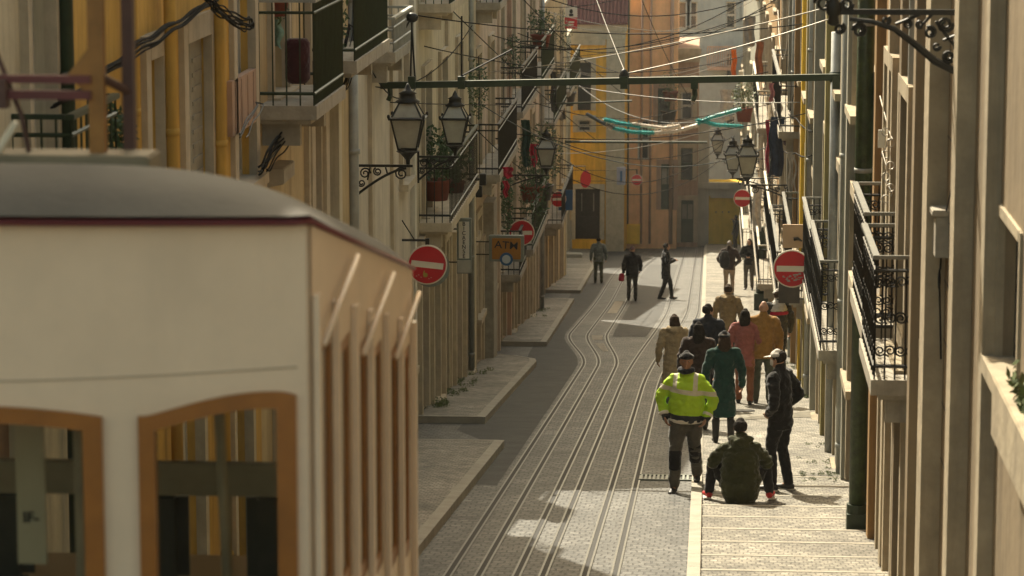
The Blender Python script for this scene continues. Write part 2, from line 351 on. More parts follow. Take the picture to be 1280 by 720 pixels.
# ------------------------------------------------------------------ buildings
class Facade:
    """A terrace house whose front stands along the street; s is the distance out from the front."""
    def __init__(f, side, xf, y0, y1, ztop, mat, label, depth=7, name='terrace_house', group=None, trim='stone', roof='tile', cornice=True):
        f.side, f.xf, f.y0, f.y1, f.zt, f.trim = side, xf, y0, y1, ztop, trim
        f.mat = mat; f.depth = depth; f.ops = []; f.label = label; f.roofm = roof; f.cor = cornice
        ym = (y0 + y1) / 2; f.root = thing(name, label, 'house', (xf, ym, zg(y0)), group)
    def X(f, s): return f.xf + s if f.side < 0 else f.xf - s
    def box(f, mb, s0, s1, y0, y1, z0, z1): return mb.box(f.X(s0), f.X(s1), y0, y1, z0, z1)
    def opening(f, yc, w, z0, h, kind, **k): f.ops.append(dict(y0=yc - w / 2, y1=yc + w / 2, z0=z0, z1=z0 + h, kind=kind, **k))
    def finish(f):
        y0, y1, zt = f.y0, f.y1, f.zt; zb = zg(y1) - 1.5
        ysl = sorted({y0, y1, *[o['y0'] for o in f.ops], *[o['y1'] for o in f.ops]}); zs = sorted({zb, zt, *[o['z0'] for o in f.ops], *[o['z1'] for o in f.ops]})
        ysl = [v for v in ysl if y0 <= v <= y1]; zs = [v for v in zs if zb <= v <= zt]
        mb = MB(); X = f.X
        for a, b in zip(ysl, ysl[1:]):
            for c, d in zip(zs, zs[1:]):
                ym, zm = (a + b) / 2, (c + d) / 2
                if any(o['y0'] < ym < o['y1'] and o['z0'] < zm < o['z1'] for o in f.ops): continue
                mb.quad((X(0), a, c), (X(0), b, c), (X(0), b, d), (X(0), a, d))
        D = -f.depth
        for o in f.ops:
            a, b, c, d = o['y0'], o['y1'], o['z0'], o['z1']; r = -.26
            mb.quad((X(0), a, c), (X(r), a, c), (X(r), a, d), (X(0), a, d)); mb.quad((X(0), b, c), (X(r), b, c), (X(r), b, d), (X(0), b, d))
            mb.quad((X(0), a, c), (X(r), a, c), (X(r), b, c), (X(0), b, c)); mb.quad((X(0), a, d), (X(r), a, d), (X(r), b, d), (X(0), b, d))
        mb.quad((X(0), y0, zb), (X(D), y0, zb), (X(D), y0, zt), (X(0), y0, zt)); mb.quad((X(0), y1, zb), (X(D), y1, zb), (X(D), y1, zt), (X(0), y1, zt))
        mb.quad((X(D), y0, zb), (X(D), y1, zb), (X(D), y1, zt), (X(D), y0, zt)); mb.quad((X(0), y0, zt), (X(0), y1, zt), (X(D), y1, zt), (X(D), y0, zt))
        f.wall = mb.build('wall', f.mat, f.root)
        if f.cor:
            c = MB(); f.box(c, -.02, .16, y0 + .003, y1 - .003, zt - .22, zt - .08); f.box(c, -.02, .26, y0 + .003, y1 - .003, zt - .079, zt + .02); c.build('cornice', f.trim, f.root)
        if f.roofm:
            rb = MB(); xr = f.X(-f.depth / 2); h = min(1.6, f.depth * .3)
            a = (X(.35), y0 + .01, zt + .022); b = (X(.35), y1 - .01, zt + .022); c = (xr, y1 - .01, zt + h); d = (xr, y0 + .01, zt + h); e = (X(-f.depth - .2), y1 - .01, zt + .022); g = (X(-f.depth - .2), y0 + .01, zt + .022)
            rb.add([a, b, c, d, e, g], [(0, 1, 2, 3), (3, 2, 4, 5), (0, 3, 5), (1, 4, 2)]); rb.build('roof', f.roofm, f.root)
        for o in f.ops: f._fill(o)
        return f
    def _fill(f, o):
        a, b, c, d = o['y0'], o['y1'], o['z0'], o['z1']; k = o['kind']; r = -o.get('rec', .17)
        fm = o.get('frame', 'winw'); tr = o.get('trim', f.trim); tw = o.get('tw', .15); tp = o.get('tp', .06)
        w = MB(); t = .06
        if k == 'window':
            f.box(w, r, r + .07, a, a + t, c, d); f.box(w, r, r + .07, b - t, b, c, d); f.box(w, r, r + .07, a + t, b - t, c, c + t); f.box(w, r, r + .07, a + t, b - t, d - t, d)
            ym = (a + b) / 2; f.box(w, r + .004, r + .06, ym - .04, ym + .04, c + t, d - t)
            for q in (.36, .68): zz = c + (d - c) * q; f.box(w, r + .006, r + .05, a + t, ym - .04, zz - .018, zz + .018); f.box(w, r + .006, r + .05, ym + .04, b - t, zz - .018, zz + .018)
            win = w.build('window', fm, f.root)
            p = MB(); f.box(p, r + .02, r + .028, a + t * .5, b - t * .5, c + t * .5, d - t * .5); p.build('pane', o.get('pane', 'pane'), win)
            if o.get('shut'):
                for (q0, q1) in ((a + .02, (a + b) / 2 - .01), ((a + b) / 2 + .01, b - .02)):
                    s_ = MB(); f.box(s_, r + .09, r + .125, q0, q1, c + .02, d - .02)
                    n = 16
                    for i in range(n): zz = c + .1 + (d - c - .2) * i / n; f.box(s_, r + .122, r + .137, q0 + .06, q1 - .06, zz, zz + .04)
                    s_.build('shutter', o['shut'], win)
        else:
            win = None; ym = (a + b) / 2; f.box(w, r, r + .06, a, b, c, d)
            top = d - (.45 if d - c > 2.2 else .1)
            for (q0, q1) in ((a + .08, ym - .03), (ym + .03, b - .08)):
                for (z0, z1) in ((c + .15, c + (top - c) * .42), (c + (top - c) * .5, top - .05)): f.box(w, r + .058, r + .085, q0 + .05, q1 - .05, z0, z1)
            f.box(w, r + .055, r + .10, a, b, top, top + .07)
            win = w.build('door', o.get('dm', 'woodb'), f.root)
            h = MB(); h.blob((f.X(r + .12), ym - .08, c + 1.05), .03, .03, .03); h.build('handle', 'zinc', win)
        if tr:
            s_ = MB(); f.box(s_, -.03, tp, a - tw, a + .003, c, d + tw); f.box(s_, -.03, tp, b - .003, b + tw, c, d + tw); f.box(s_, -.03, tp + .003, a + .003, b - .003, d - .003, d + tw + .004)
            if k == 'window': f.box(s_, -.16, tp + .08, a - tw - .03, b + tw + .03, c - .10, c + .003)
            s_.build('surround', tr, win)
    def strip(f, pl, pr, z0=None, z1=None, mat='stone', name='pilaster', w=.3):
        """a pilaster whose near face spans these photo columns"""
        far, near = (pl, pr) if f.side < 0 else (pr, pl)     # far = column at the wall
        Y = WX(far, 300, f.xf).y; s = abs(WX(near, 300, 1 if False else f.xf).x) if False else abs((near - 890) * Y / F - f.xf)
        Y = max(f.y0 + .01, min(f.y1 - w - .01, Y))
        mb = MB(); f.box(mb, -.05, min(s, .22), Y, Y + w, zg(Y) - .3 if z0 is None else z0, f.zt - .25 if z1 is None else z1)
        return mb.build(name, mat, f.root, bevel=.006)
    def pipe(f, Y, r=.05, mat='zinc', z0=None, z1=None, s=.09):
        mb = MB(); z0 = zg(Y) + .05 if z0 is None else z0; z1 = f.zt - .2 if z1 is None else z1
        mb.tube([(f.X(s), Y, z0), (f.X(s), Y, z1)], r, 10)
        z = z0 + .4
        while z < z1: mb.tube([(f.X(s), Y, z), (f.X(s), Y, z + .06)], r * 1.25, 10); z += 1.9
        return mb.build('drainpipe', mat, f.root, True)
    def balcony(f, y0, y1, z, proj=.42, h=1.05, mat='iron', rail='handrail', fancy=False, n=None, slab='stone2'):
        mb = MB(); f.box(mb, -.05, proj + .03, y0 - .03, y1 + .03, z - .14, z); f.box(mb, -.05, proj - .04, y0 + .03, y1 - .03, z - .19, z - .141)
        for yb in (y0 + .15, y1 - .3): f.box(mb, -.03, proj * .7, yb, yb + .14, z - .42, z - .191)
        b = mb.build('balcony', slab, f.root)
        rl = MB(); X = f.X; t = .028
        pts = [(-.02, y0), (proj, y0), (proj, y1), (-.02, y1)]
        for (zz, tt, m_) in ((z + h, .042, 1), (z + .12, .018, 0), (z + h - .12, .016, 0)):
            if m_: continue
            for (p, q) in zip(pts, pts[1:]): rl.tube([(X(p[0]), p[1], zz), (X(q[0]), q[1], zz)], tt, 5)
        def bars(p, q, k):
            for i in range(k + 1):
                u = i / k; s_ = p[0] + (q[0] - p[0]) * u; y_ = p[1] + (q[1] - p[1]) * u
                rl.tube([(X(s_), y_, z + .0), (X(s_), y_, z + h - .02)], .008, 4, False)
                if fancy and i < k:
                    s2 = p[0] + (q[0] - p[0]) * (u + .5 / k); y2 = p[1] + (q[1] - p[1]) * (u + .5 / k); d = Vector((X(q[0]) - X(p[0]), q[1] - p[1], 0)).normalized()
                    for (zc, rr) in ((z + h - .22, .055), (z + h * .5, .06), (z + .26, .055)):
                        rl.tube(spiral((X(s2), y2, zc), rr, rr * .25, rnd.uniform(0, 6), 1.6, d, Vector((0, 0, 1)), 14), .008, 4, False)
        k = n or max(4, int((y1 - y0) / (.21 if fancy else .12)))
        bars((proj, y0), (proj, y1), k); bars((0, y0), (proj, y0), 4); bars((0, y1), (proj, y1), 4)
        r1 = rl.build('railing', mat, b)
        hb = MB(); hw = .03
        f.box(hb, proj - hw, proj + hw, y0 - hw, y1 + hw, z + h - .02, z + h + .018)
        f.box(hb, -.02, proj - hw, y0 - hw * .7, y0 + hw * .7, z + h - .018, z + h + .016); f.box(hb, -.02, proj - hw, y1 - hw * .7, y1 + hw * .7, z + h - .018, z + h + .016)
        hb.build('handrail', rail, b, bevel=.005)
        return b
def grid(f, ys, zs, w=1.0, h=1.7, skip=(), **k):
    for j, z in enumerate(zs):
        for i, y in enumerate(ys):
            if (i, j) in skip: continue
            f.opening(y, w, z, h, 'window', **k)
def gdoors(f, ys, w=1.0, h=2.4, dm=('woodb', 'woodg', 'woodd'), **k):
    for i, y in enumerate(ys): f.opening(y, w, zg(y + w / 2) + .16, h, 'door' if i % 3 != 1 else 'window', dm=dm[i % len(dm)], **k)

# --- left side
f = Facade(-1, -4.45, 13.5, 20.75, zg(17) + 10.8, 'cream', 'cream house at the left edge with a green drainpipe, behind the tram')
g0 = WX(53, 120, -4.45); f.opening(19.6, .75, g0.z - 1.2, 2.3, 'window', pane='curtain', tw=.1); f.opening(16.6, 1.0, g0.z - 1.2, 2.3, 'window')
f.opening(18.5, 1.0, zg(19) + .2, 2.3, 'door')
f.finish(); f.pipe(20.1, .055, 'green')
f.balcony(18.85, 20.3, WX(70, 318, -4.2).z, .38, .9, 'green', 'green', n=9)
f = Facade(-1, -4.47, 20.75, 29.4, zg(25) + 11.2, 'ochre', 'ochre yellow house above the tram roof with pale stone window surrounds')
for (pa, pb, pt, pbm) in ((181, 197, 72, 230), (228, 258, 48, 250), (290, 313, -60, 40)):
    A = YL(pa, 4.5); B = YL(pb, 4.5); z1 = WX((pa + pb) / 2, pt, -4.47).z; z0 = min(WX((pa + pb) / 2, pbm, -4.47).z, z1 - 2.2)
    f.opening((A + B) / 2, B - A, z0, z1 - z0, 'window', tw=.2, tp=.05, shut='curtain' if pa == 228 else None, frame='winw')
gdoors(f, [22.4, 25.2, 28.0])
f.finish()
mb = MB(); y0, y1 = YL(289, 4.45), YL(319, 4.45); za, zb = WX(304, 160, -4.45).z, WX(304, 92, -4.45).z; f.box(mb, -.02, .05, y0, y1, za, zb)
for i in range(4): q = y0 + (y1 - y0) * (i + .5) / 4; f.box(mb, .045, .06, q - .012, q + .012, za + .02, zb - .02)
mb.build('wall_panel', 'rose', f.root)
f.pipe(YL(168, 4.4), .04, 'ochre'); f.pipe(YL(214, 4.4), .05, 'ochre'); f.pipe(YL(275, 4.4), .05, 'ochre')
f = Facade(-1, -4.5, 29.4, 37.2, zg(33) + 11.8, 'sand', 'sand coloured house on the left with two green iron balconies and cable bundles')
zb1 = WX(340, 122, -4.5).z; zb2 = WX(395, 68, -4.5).z
f.opening(31.0, 1.1, zb1 + .02, 2.2, 'window', frame='winw', pane='curtain'); f.opening(34.9, 1.1, zb2 + .02, 2.2, 'window', frame='greenshut')
for (pa, pt) in ((390, 150), (412, 110)): f.opening(YL(pa, 4.5), .9, WX(pa, pt, -4.5).z - 1.7, 1.9, 'window', pane='pane')
f.opening(31.0, 1.0, zg(31.5) + .15, 2.4, 'door'); f.opening(34.5, 1.1, zg(35) + .15, 2.5, 'door', dm='woodg')
f.finish()
f.balcony(29.75, 32.1, zb1, .55, 1.05, 'green', 'zinc', n=22, slab='stone2'); f.balcony(33.2, 36.6, zb2, .55, 1.05, 'green', 'zinc', n=30)
f.strip(383, 390, mat='stone'); f.strip(398, 408, mat='stone'); f.strip(416, 424, mat='cream')
f = Facade(-1, -4.55, 37.2, 46.2, zg(41) + 6.9, 'beige', 'smooth pale beige house beyond the sand coloured one, with one small window balcony', cornice=False, roof=None)
zc = WX(473, 55, -4.55).z
f.opening(YL(470, 4.55), 1.0, zc + .05, 2.0, 'window', pane='curtain', tw=.2, tp=.1)
f.opening(44.3, .9, WX(500, 60, -4.55).z - 2.0, 2.0, 'window')
f.opening(39, 1.0, zg(39.5) + .15, 2.3, 'door'); f.opening(42, 1.2, zg(43) + .15, 2.4, 'door', dm='woodd'); f.opening(44.6, .9, zg(45) + 1.0, 1.4, 'window')
f.finish(); f.pipe(YL(438, 4.5), .075, 'zinc'); f.balcony(39.6, 42.0, zc, .36, .45, 'zinc', 'zinc')
f.strip(461, 466, mat='stone'); f.strip(488, 493, mat='stone'); f.strip(513, 520, mat='white')
f = Facade(-1, -4.62, 46.2, 58.0, zg(52) + 11.4, 'cream', 'cream yellow house with dark green shutters and plant filled balcony behind the tilted red sign')
zd = WX(545, 251, -4.6).z
f.opening(48.6, 1.1, zd + .02, 2.3, 'window', frame='greenshut', shut='greenshut'); f.opening(51.6, 1.1, zd + .02, 2.3, 'window', shut='greenshut'); f.opening(55, 1.0, zd + .02, 2.3, 'window')
for y in (48.6, 51.6, 55): f.opening(y, 1.1, zd + 3.5, 2.3, 'window', shut='greenshut')
gdoors(f, [47.6, 49.7, 51.9, 54.1, 56.4], 1.05, 2.75, tw=.16, tp=.09)
f.finish(); f.balcony(47.4, 53.0, zd, .5, 1.0, 'iron', 'green', n=22, slab='stone'); f.balcony(47.4, 50, zd + 3.5, .5, 1.0, 'green', 'green', n=22, slab='stone')
f.pipe(YL(585, 4.6), .05, 'zinc'); f.strip(557, 563); f.strip(590, 598, mat='cream'); f.strip(602, 606)
f = Facade(-1, -4.66, 58.0, 66.0, zg(62) + 11.8, 'pinkish', 'narrow pale pink house above the amber cash machine sign')
ze = WX(610, 195, -4.6).z
f.opening(60, 1.1, ze, 2.3, 'window', shut='greenshut'); f.opening(63.6, 1.1, ze, 2.3, 'window', shut='greenshut'); f.opening(60, 1.1, ze + 3.4, 2.2, 'window'); f.opening(63.6, 1.1, ze + 3.4, 2.2, 'window')
f.opening(60, 1.1, ze - 3.0, 2.0, 'window'); f.opening(63.4, 1.1, ze - 3.0, 2.0, 'window')
gdoors(f, [59.6, 61.7, 64.2], 1.05, 2.5)
f.finish(); f.balcony(59, 64.6, ze - .02, .5, 1.0, 'iron', 'iron', n=36); f.balcony(59.2, 61, ze + 3.38, .5, 1.0, 'iron', 'iron', n=18)
f.strip(604, 628, z1=zg(60) + 3.2, mat='stone2', w=1.0); f.strip(628, 634, mat='pinkish')
f = Facade(-1, -4.75, 66.0, 84.0, zg(75) + 11.5, 'pinkish', 'wide pinkish house half way down the left with dark balconies full of plants')
zf = WX(665, 255, -4.7).z
for y in (68, 72, 76, 80): f.opening(y, 1.2, zf, 2.4, 'window', shut='greenshut' if y != 72 else None); f.opening(y, 1.2, zf + 3.7, 2.4, 'window', shut='greenshut' if y == 76 else None); f.opening(y, 1.2, zf + 7.2, 2.0, 'window')
gdoors(f, [68.5, 71.2, 73.8, 76.4, 79, 81.6], 1.2, 2.5)
f.finish()
f.balcony(71, 77.5, zf - .02, .55, 1.0, 'green', 'green', n=44); f.balcony(67, 69.2, zf - .02, .5, 1.0, 'iron', 'iron', n=18); f.balcony(67, 73, zf + 3.68, .55, 1.0, 'iron', 'iron', n=40); f.balcony(75, 81, zf + 3.68, .55, 1.0, 'green', 'green', n=40); f.balcony(75, 81, zf + 7.18, .5, 1.0, 'iron', 'iron', n=40)
f.strip(634, 642, mat='rose'); f.strip(668, 673, mat='pinkish'); f.strip(681, 684); f.pipe(YL(676, 4.7), .06, 'zinc')
f = Facade(-1, -5.35, 84.0, 87.2, zg(85) + 6.2, 'cream', 'unseen low cream annex added between two left houses to let sun through', roof=None); f.opening(85.6, 1.2, zg(86) + .2, 2.4, 'door'); f.finish()  # hidden annex, added and kept low so sun passes over it onto the road
f = Facade(-1, -5.35, 87.2, 112.0, zg(98) + 9.9, 'sand', 'farther sand coloured house on the left with several iron balconies, beside the small red signs', roof=None)
zh = WX(700, 232, -5.3).z
for i, y in enumerate((89, 93.5, 98, 103, 108)):
    for j in range(2): f.opening(y, 1.3, zh + 3.8 * j, 2.4, 'window', shut='greenshut' if (i + j) % 2 else None)
gdoors(f, [88.6, 91.5, 94.4, 97.5, 101, 104.5, 108.5], 1.3, 2.6)
f.finish()
for (a, b, j) in ((96.5, 104.5, 0), (91.5, 99.5, 1), (102, 110, 1)): f.balcony(a, b, zh + 3.8 * j - .02, .6, 1.0, 'green' if j else 'iron', 'iron', n=40)
f.strip(703, 706); f.strip(712, 715, mat='cream')
for (ya, yb, hh, mt, lb) in ((112.0, 124.0, 10.6, 'cream', 'cream house far down on the left before the low far house'), (124.0, 131.0, 6.6, 'sand', 'unseen low sand coloured house added far down on the left to let sun through'), (131.0, 149.0, 10.4, 'cream', 'farthest cream house on the left, next to the orange building with the dark door')):  # low middle one is unseen, added so a strip of sun reaches the road
    f = Facade(-1, -6.9, ya, yb, zg((ya + yb) / 2) + hh, mt, lb, roof=None); n = int((yb - ya) / 6) + 1
    for i in range(n):
        y = ya + (yb - ya) * (i + .5) / n; f.opening(y, 1.3, zg(y) + .1, 2.6, 'door')
        for j in range(2 if hh > 8 else 1): f.opening(y, 1.3, zg((ya + yb) / 2) + 3.6 + 3.2 * j, 2.0, 'window')
    f.finish()
# --- end of the street: fronts that face uphill
def front(x0, x1, Y, z0, z1, mat, label, ops, depth=8, roof=None, name='end_house', cor='stone'):
    root = thing(name, label, 'house', ((x0 + x1) / 2, Y, z0)); mb = MB()
    xs = sorted({x0, x1, *[o[0] for o in ops], *[o[1] for o in ops]}); zs = sorted({z0, z1, *[o[2] for o in ops], *[o[3] for o in ops]})
    for a, b in zip(xs, xs[1:]):
        for c, d in zip(zs, zs[1:]):
            if any(o[0] < (a + b) / 2 < o[1] and o[2] < (c + d) / 2 < o[3] for o in ops): continue
            mb.quad((a, Y, c), (b, Y, c), (b, Y, d), (a, Y, d))
    for o in ops:
        a, b, c, d = o[:4]; q = Y + .3
        mb.quad((a, Y, c), (a, q, c), (a, q, d), (a, Y, d)); mb.quad((b, Y, c), (b, q, c), (b, q, d), (b, Y, d)); mb.quad((a, Y, c), (b, Y, c), (b, q, c), (a, q, c)); mb.quad((a, Y, d), (b, Y, d), (b, q, d), (a, q, d))
    e = Y + depth
    mb.quad((x0, Y, z0), (x0, e, z0), (x0, e, z1), (x0, Y, z1)); mb.quad((x1, Y, z0), (x1, e, z0), (x1, e, z1), (x1, Y, z1)); mb.quad((x0, e, z0), (x1, e, z0), (x1, e, z1), (x0, e, z1)); mb.quad((x0, Y, z1), (x1, Y, z1), (x1, e, z1), (x0, e, z1))
    mb.build('wall', mat, root)
    if cor: c = MB(); c.box(x0 - .2, x1 + .12, Y - .3, Y + .05, z1 - .35, z1 - .002); c.box(x0 - .1, x1 + .05, Y - .14, Y + .05, z1 - .75, z1 - .352); c.build('cornice', cor, root)
    for o in ops:
        a, b, c, d, kind, fm = o[:6]; w = MB(); q = Y + .14; t = .09; xm = (a + b) / 2
        if kind == 'window':
            for bx in ((a, a + t, c, d), (b - t, b, c, d), (a + t, b - t, c, c + t), (a + t, b - t, d - t, d), (a + t, b - t, (c + d) / 2 - .06, (c + d) / 2 + .06)): w.box(bx[0], bx[1], q, q + .08, bx[2], bx[3])
            win = w.build('window', fm, root); p = MB(); p.box(a + .03, b - .03, q + .03, q + .04, c + .03, d - .03); p.build('pane', 'pane', win)
        else:
            w.box(a, b, q, q + .08, c, d)
            for (u0, u1) in ((a + .12, xm - .06), (xm + .06, b - .12)): w.box(u0, u1, q - .03, q + .002, c + .2, c + (d - c) * .45)
            win = w.build('door', fm, root)
            for (u0, u1) in ((a + .3, xm - .28), (xm + .28, b - .3)): p = MB(); p.box(u0, u1, q - .012, q + .01, c + (d - c) * .55, d - .25); p.build('pane', 'curtain', win)
        s_ = MB(); tw = .24
        for bx in ((a - tw, a + .003, c, d + tw), (b - .003, b + tw, c, d + tw), (a + .004, b - .004, d - .003, d + tw + .005)): s_.box(bx[0], bx[1], Y - .08, Y + .02, bx[2], bx[3])
        s_.build('surround', o[6] if len(o) > 6 else 'stone', win)
    return root
def rp(px0, px1, py0, py1, Y):                    # photo rectangle on a far front -> x0,x1,z0,z1
    a = P(px0, py1, Y); b = P(px1, py0, Y); return a.x, b.x, a.z, b.z
Yo = 150.0
x0, _, z0, z1 = rp(700, 781, 30, 302, Yo); x1 = P(781, 30, Yo).x
r = front(x0 - 1.5, x1, Yo, z0 - 1, z1, 'orange', 'orange yellow end house with dark double door and red tiled roof',
      [(*rp(719, 750, 236, 299, Yo), 'door', 'woodd'), (*rp(722, 739, 78, 138, Yo), 'window', 'iron'), (*rp(722, 739, 150, 165, Yo), 'window', 'winw')], name='end_house')
q = MB(); a = P(757, 300, Yo).x; q.box(a, x1 + .02, Yo - .12, Yo + .1, z0 - 1, z1 - .76); q.build('quoin_pier', 'stone', r)
q = MB(); a0, a1, b0, b1 = rp(700, 757, 48, 56, Yo); q.box(a0, a1, Yo - .1, Yo + .02, b0, b1); q.build('string_course', 'stone', r)
q = MB(); q.box(x0 - 1.5, P(715, 300, Yo).x, Yo - .1, Yo + .02, z0 - 1, z0 + 1.1); q.build('plinth', 'stone2', r)
# tiled roof with round tiles along the eave
q = MB(); zt = z1; xa = x0 - 1.7; xb = x1 + .2; n = 26; prof = []
for i in range(n + 1):
    for k in range(6): u = (i + k / 6) / (n + 1); prof.append((xa + (xb - xa) * u, .1 * abs(math.sin(math.pi * (k / 6)))))
for (xx, hh) in prof: q.v.append((xx, Yo - .55, zt + .02 + hh)); q.v.append((xx, Yo + 4, zt + 5.2 + hh))
for i in range(len(prof) - 1): q.f.append((2 * i, 2 * i + 2, 2 * i + 3, 2 * i + 1))
for xx, hh in prof: q.v.append((xx, Yo - .55, zt))
o_ = 2 * len(prof)
for i in range(len(prof) - 1): q.f.append((o_ + i, o_ + i + 1, 2 * i + 2, 2 * i))
q.build('roof', 'tile', r)
Yp = 156.0
x0, x1, z0, z1 = rp(779, 848, -60, 304, Yp)
r = front(x0, x1, Yp, z0 - 1, z1, 'peach', 'tall peach coloured house at the street end, right of the orange one', [(*rp(822, 838, 110, 165, Yp), 'window', 'greenshut', 'rose'), (*rp(826, 842, 205, 262, Yp), 'door', 'woodg', 'rose'), (*rp(797, 812, 150, 200, Yp), 'window', 'winw', 'peach')], cor=None)
for pz in (767, 801, 812, 838):
    q = MB(); c = P(pz if pz > 780 else 784, 300, Yp - .12); q.tube([(c.x, Yp - .1, z0), (c.x, Yp - .1, z1)], .06 if pz != 838 else .1, 8); q.build('drainpipe', 'green' if pz == 767 else 'rose', r, True)
q = MB(); c0, c1, d0, d1 = rp(783, 800, 280, 304, Yp); q.box(c0, c1, Yp - .25, Yp - .003, d0, d1); q.build('painted_base', 'yellow', r)
x0, x1, z0, z1 = rp(846, 874, 60, 306, 160.)
r = front(x0, x1, 160., z0 - 1, z1, 'rose', 'narrow rose house between the peach one and the white pier at the street end', [(*rp(851, 866, 115, 150, 160.), 'window', 'winw', 'stone'), (*rp(851, 866, 185, 225, 160.), 'window', 'greenshut', 'stone'), (*rp(851, 867, 250, 303, 160.), 'door', 'woodg', 'stone')], cor='stone')
x0, x1, z0, z1 = rp(872, 960, 228, 306, 163.)
r = front(x0, x1 + 2, 163., z0 - 1.5, z1, 'yellow', 'low yellow wall with white bands closing the street at the bottom', [], name='street_wall', depth=1.2, cor='white')
r['category'] = 'wall'
q = MB(); a0, a1, b0, b1 = rp(872, 887, 150, 306, 163.); q.box(a0, a1, 162.8, 163.1, b0 - 1.5, b1); q.build('corner_pier', 'white', r)
q = MB(); a0, a1, b0, b1 = rp(888, 960, 242, 247, 163.); q.box(a0, a1, 162.88, 163.05, b0, b1); q.build('band', 'white', r)
q = MB()
for pxs in (895, 903, 911): c = P(pxs, 265, 163.); q.blob((c.x, 162.98, c.z), .04, .04, .04)
q.build('anchor_plate', 'iron', r)
x0, x1, z0, z1 = rp(806, 1010, -80, 320, 178.)
r = front(x0, x1 + 6, 178., z0 - 2, z1, 'greyblue', 'tall grey blue building far behind the yellow wall at the street end', [(*rp(p, p + 13, y, y + 34, 178.), 'window', 'winw', 'greyblue') for p in (846, 907, 932) for y in (2, 66, 128)] + [(*rp(862, 872, y, y + 34, 178.), 'window', 'winw', 'greyblue') for y in (2, 66)], cor=None)
q = MB(); c = P(866, 100, 177.8); q.tube([(P(839, 0, 177.8).x, 177.8, z0), (P(839, 0, 177.8).x, 177.8, z1)], .22, 10); q.build('flue_pipe', 'zinc', r, True)
for (pa, pb, ya, yb_) in ((884, 920, 60, 84),): 
    q = MB(); a0, a1, b0, b1 = rp(pa, pb, ya, yb_, 177.)
    for i in range(14): xx = a0 + (a1 - a0) * i / 13; q.tube([(xx, 177.3, b0), (xx, 177.3, b1)], .03, 4)
    q.box(a0, a1, 177.25, 177.35, b1, b1 + .08); q.box(a0, a1, 177.2, 178, b0 - .2, b0); q.build('balcony', 'rose', r)
# houses further off that close the view and bounce light
r = front(1.85, 14, 168.5, zg(168) - 3, zg(168) + 10, 'tan', 'tan house at the bottom of the street, mostly hidden by the right hand row', [], cor='stone')

# --- right side
XR = 1.85
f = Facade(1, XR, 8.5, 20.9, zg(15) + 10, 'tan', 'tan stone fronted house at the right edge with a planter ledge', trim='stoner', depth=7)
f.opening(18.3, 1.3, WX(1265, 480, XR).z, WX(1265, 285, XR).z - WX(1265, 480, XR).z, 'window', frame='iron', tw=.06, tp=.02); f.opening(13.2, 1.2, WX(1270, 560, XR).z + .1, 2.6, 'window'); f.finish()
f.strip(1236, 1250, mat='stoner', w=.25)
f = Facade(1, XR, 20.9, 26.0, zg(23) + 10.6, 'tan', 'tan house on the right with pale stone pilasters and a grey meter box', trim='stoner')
f.opening(25.2, .7, zg(26) + .2, 2.4, 'door', dm='woodb'); f.finish()
f.strip(1203, 1222, mat='stoner', w=.35); f.strip(1163, 1182, mat='stoner', w=.5)
f.strip(1146, 1160, mat='tan', w=.3)
u = MB(); yb0, yb1 = 23.0, 23.75; f.box(u, -.01, .10, yb0, yb1, WX(1190, 332, XR).z, WX(1190, 277, XR).z); f.box(u, -.01, .13, yb0 - .02, yb1 + .02, WX(1190, 277, XR).z, WX(1190, 277, XR).z + .05); ub = u.build('meter_box', 'stone2', f.root, bevel=.008)
u = MB(); u.tube([(f.X(.03), 23.3, WX(1190, 332, XR).z), (f.X(.04), 23.25, WX(1190, 352, XR).z)] + spiral((f.X(.05), 23.2, WX(1190, 366, XR).z), .07, .05, 1.5, 2, (0, 1, 0), (0, 0, 1)) + [(f.X(.03), 23.1, WX(1190, 470, XR).z)], .008, 5); u.build('cable_loop', 'cable', f.root)
u = MB()
for py in (58, 190, 302, 388, 470, 560, 640): zz = WX(1200, py, XR).z; f.box(u, -.01, .0025, 21.5, 23.8, zz - .004, zz + .004)
for (a_, py, b_) in ((20.95, 98, 21.0), (20.95, 300, 21.0)): zz = WX(1235, py, XR).z; f.box(u, -.01, .0025, 20.95, 20.98, zz - 1, zz + .3)
u.build('joint_line', 'groove', f.root)
u = MB(); u.tube([(f.X(.02), 22.6, WX(1195, y_, XR).z) for y_ in (-20, 120, 240)] + [(f.X(.03), 22.9, WX(1195, 275, XR).z)], .006, 5); u.build('wall_cable', 'cable', f.root)
u = MB(); f.box(u, -.01, .02, 21.25, 21.45, WX(1228, 525, XR).z, WX(1228, 500, XR).z); u.build('tile_plate', mk('green_tile', (.10, .22, .06), .5), f.root)
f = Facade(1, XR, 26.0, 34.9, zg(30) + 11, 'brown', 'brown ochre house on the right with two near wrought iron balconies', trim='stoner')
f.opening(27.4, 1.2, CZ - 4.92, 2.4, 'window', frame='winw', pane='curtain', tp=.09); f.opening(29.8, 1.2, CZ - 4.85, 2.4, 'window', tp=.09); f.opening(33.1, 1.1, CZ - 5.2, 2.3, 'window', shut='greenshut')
for y in (27.4, 29.8, 32.6): f.opening(y, 1.1, zg(y + .6) + .15, 2.4, 'door', dm='woodb', tp=.09)
f.finish()
f.balcony(28.6, 31.0, CZ - 4.86, .33, 1.1, 'iron', 'handrail', True); f.balcony(26.35, 28.45, CZ - 4.95, .36, 1.1, 'iron', 'handrail', True)
f.strip(1137, 1142, mat='zinc', w=.1); f.strip(1128, 1134, mat='tan'); f.strip(1113, 1119, mat='stoner'); f.pipe(33.9, .045, 'zinc'); f.strip(1097, 1102, mat='brown')
f = Facade(1, XR, 34.9, 48.5, zg(42) + 11.2, 'greyw', 'pale grey house behind the green post, its two balconies beside a red sign', trim='stoner')
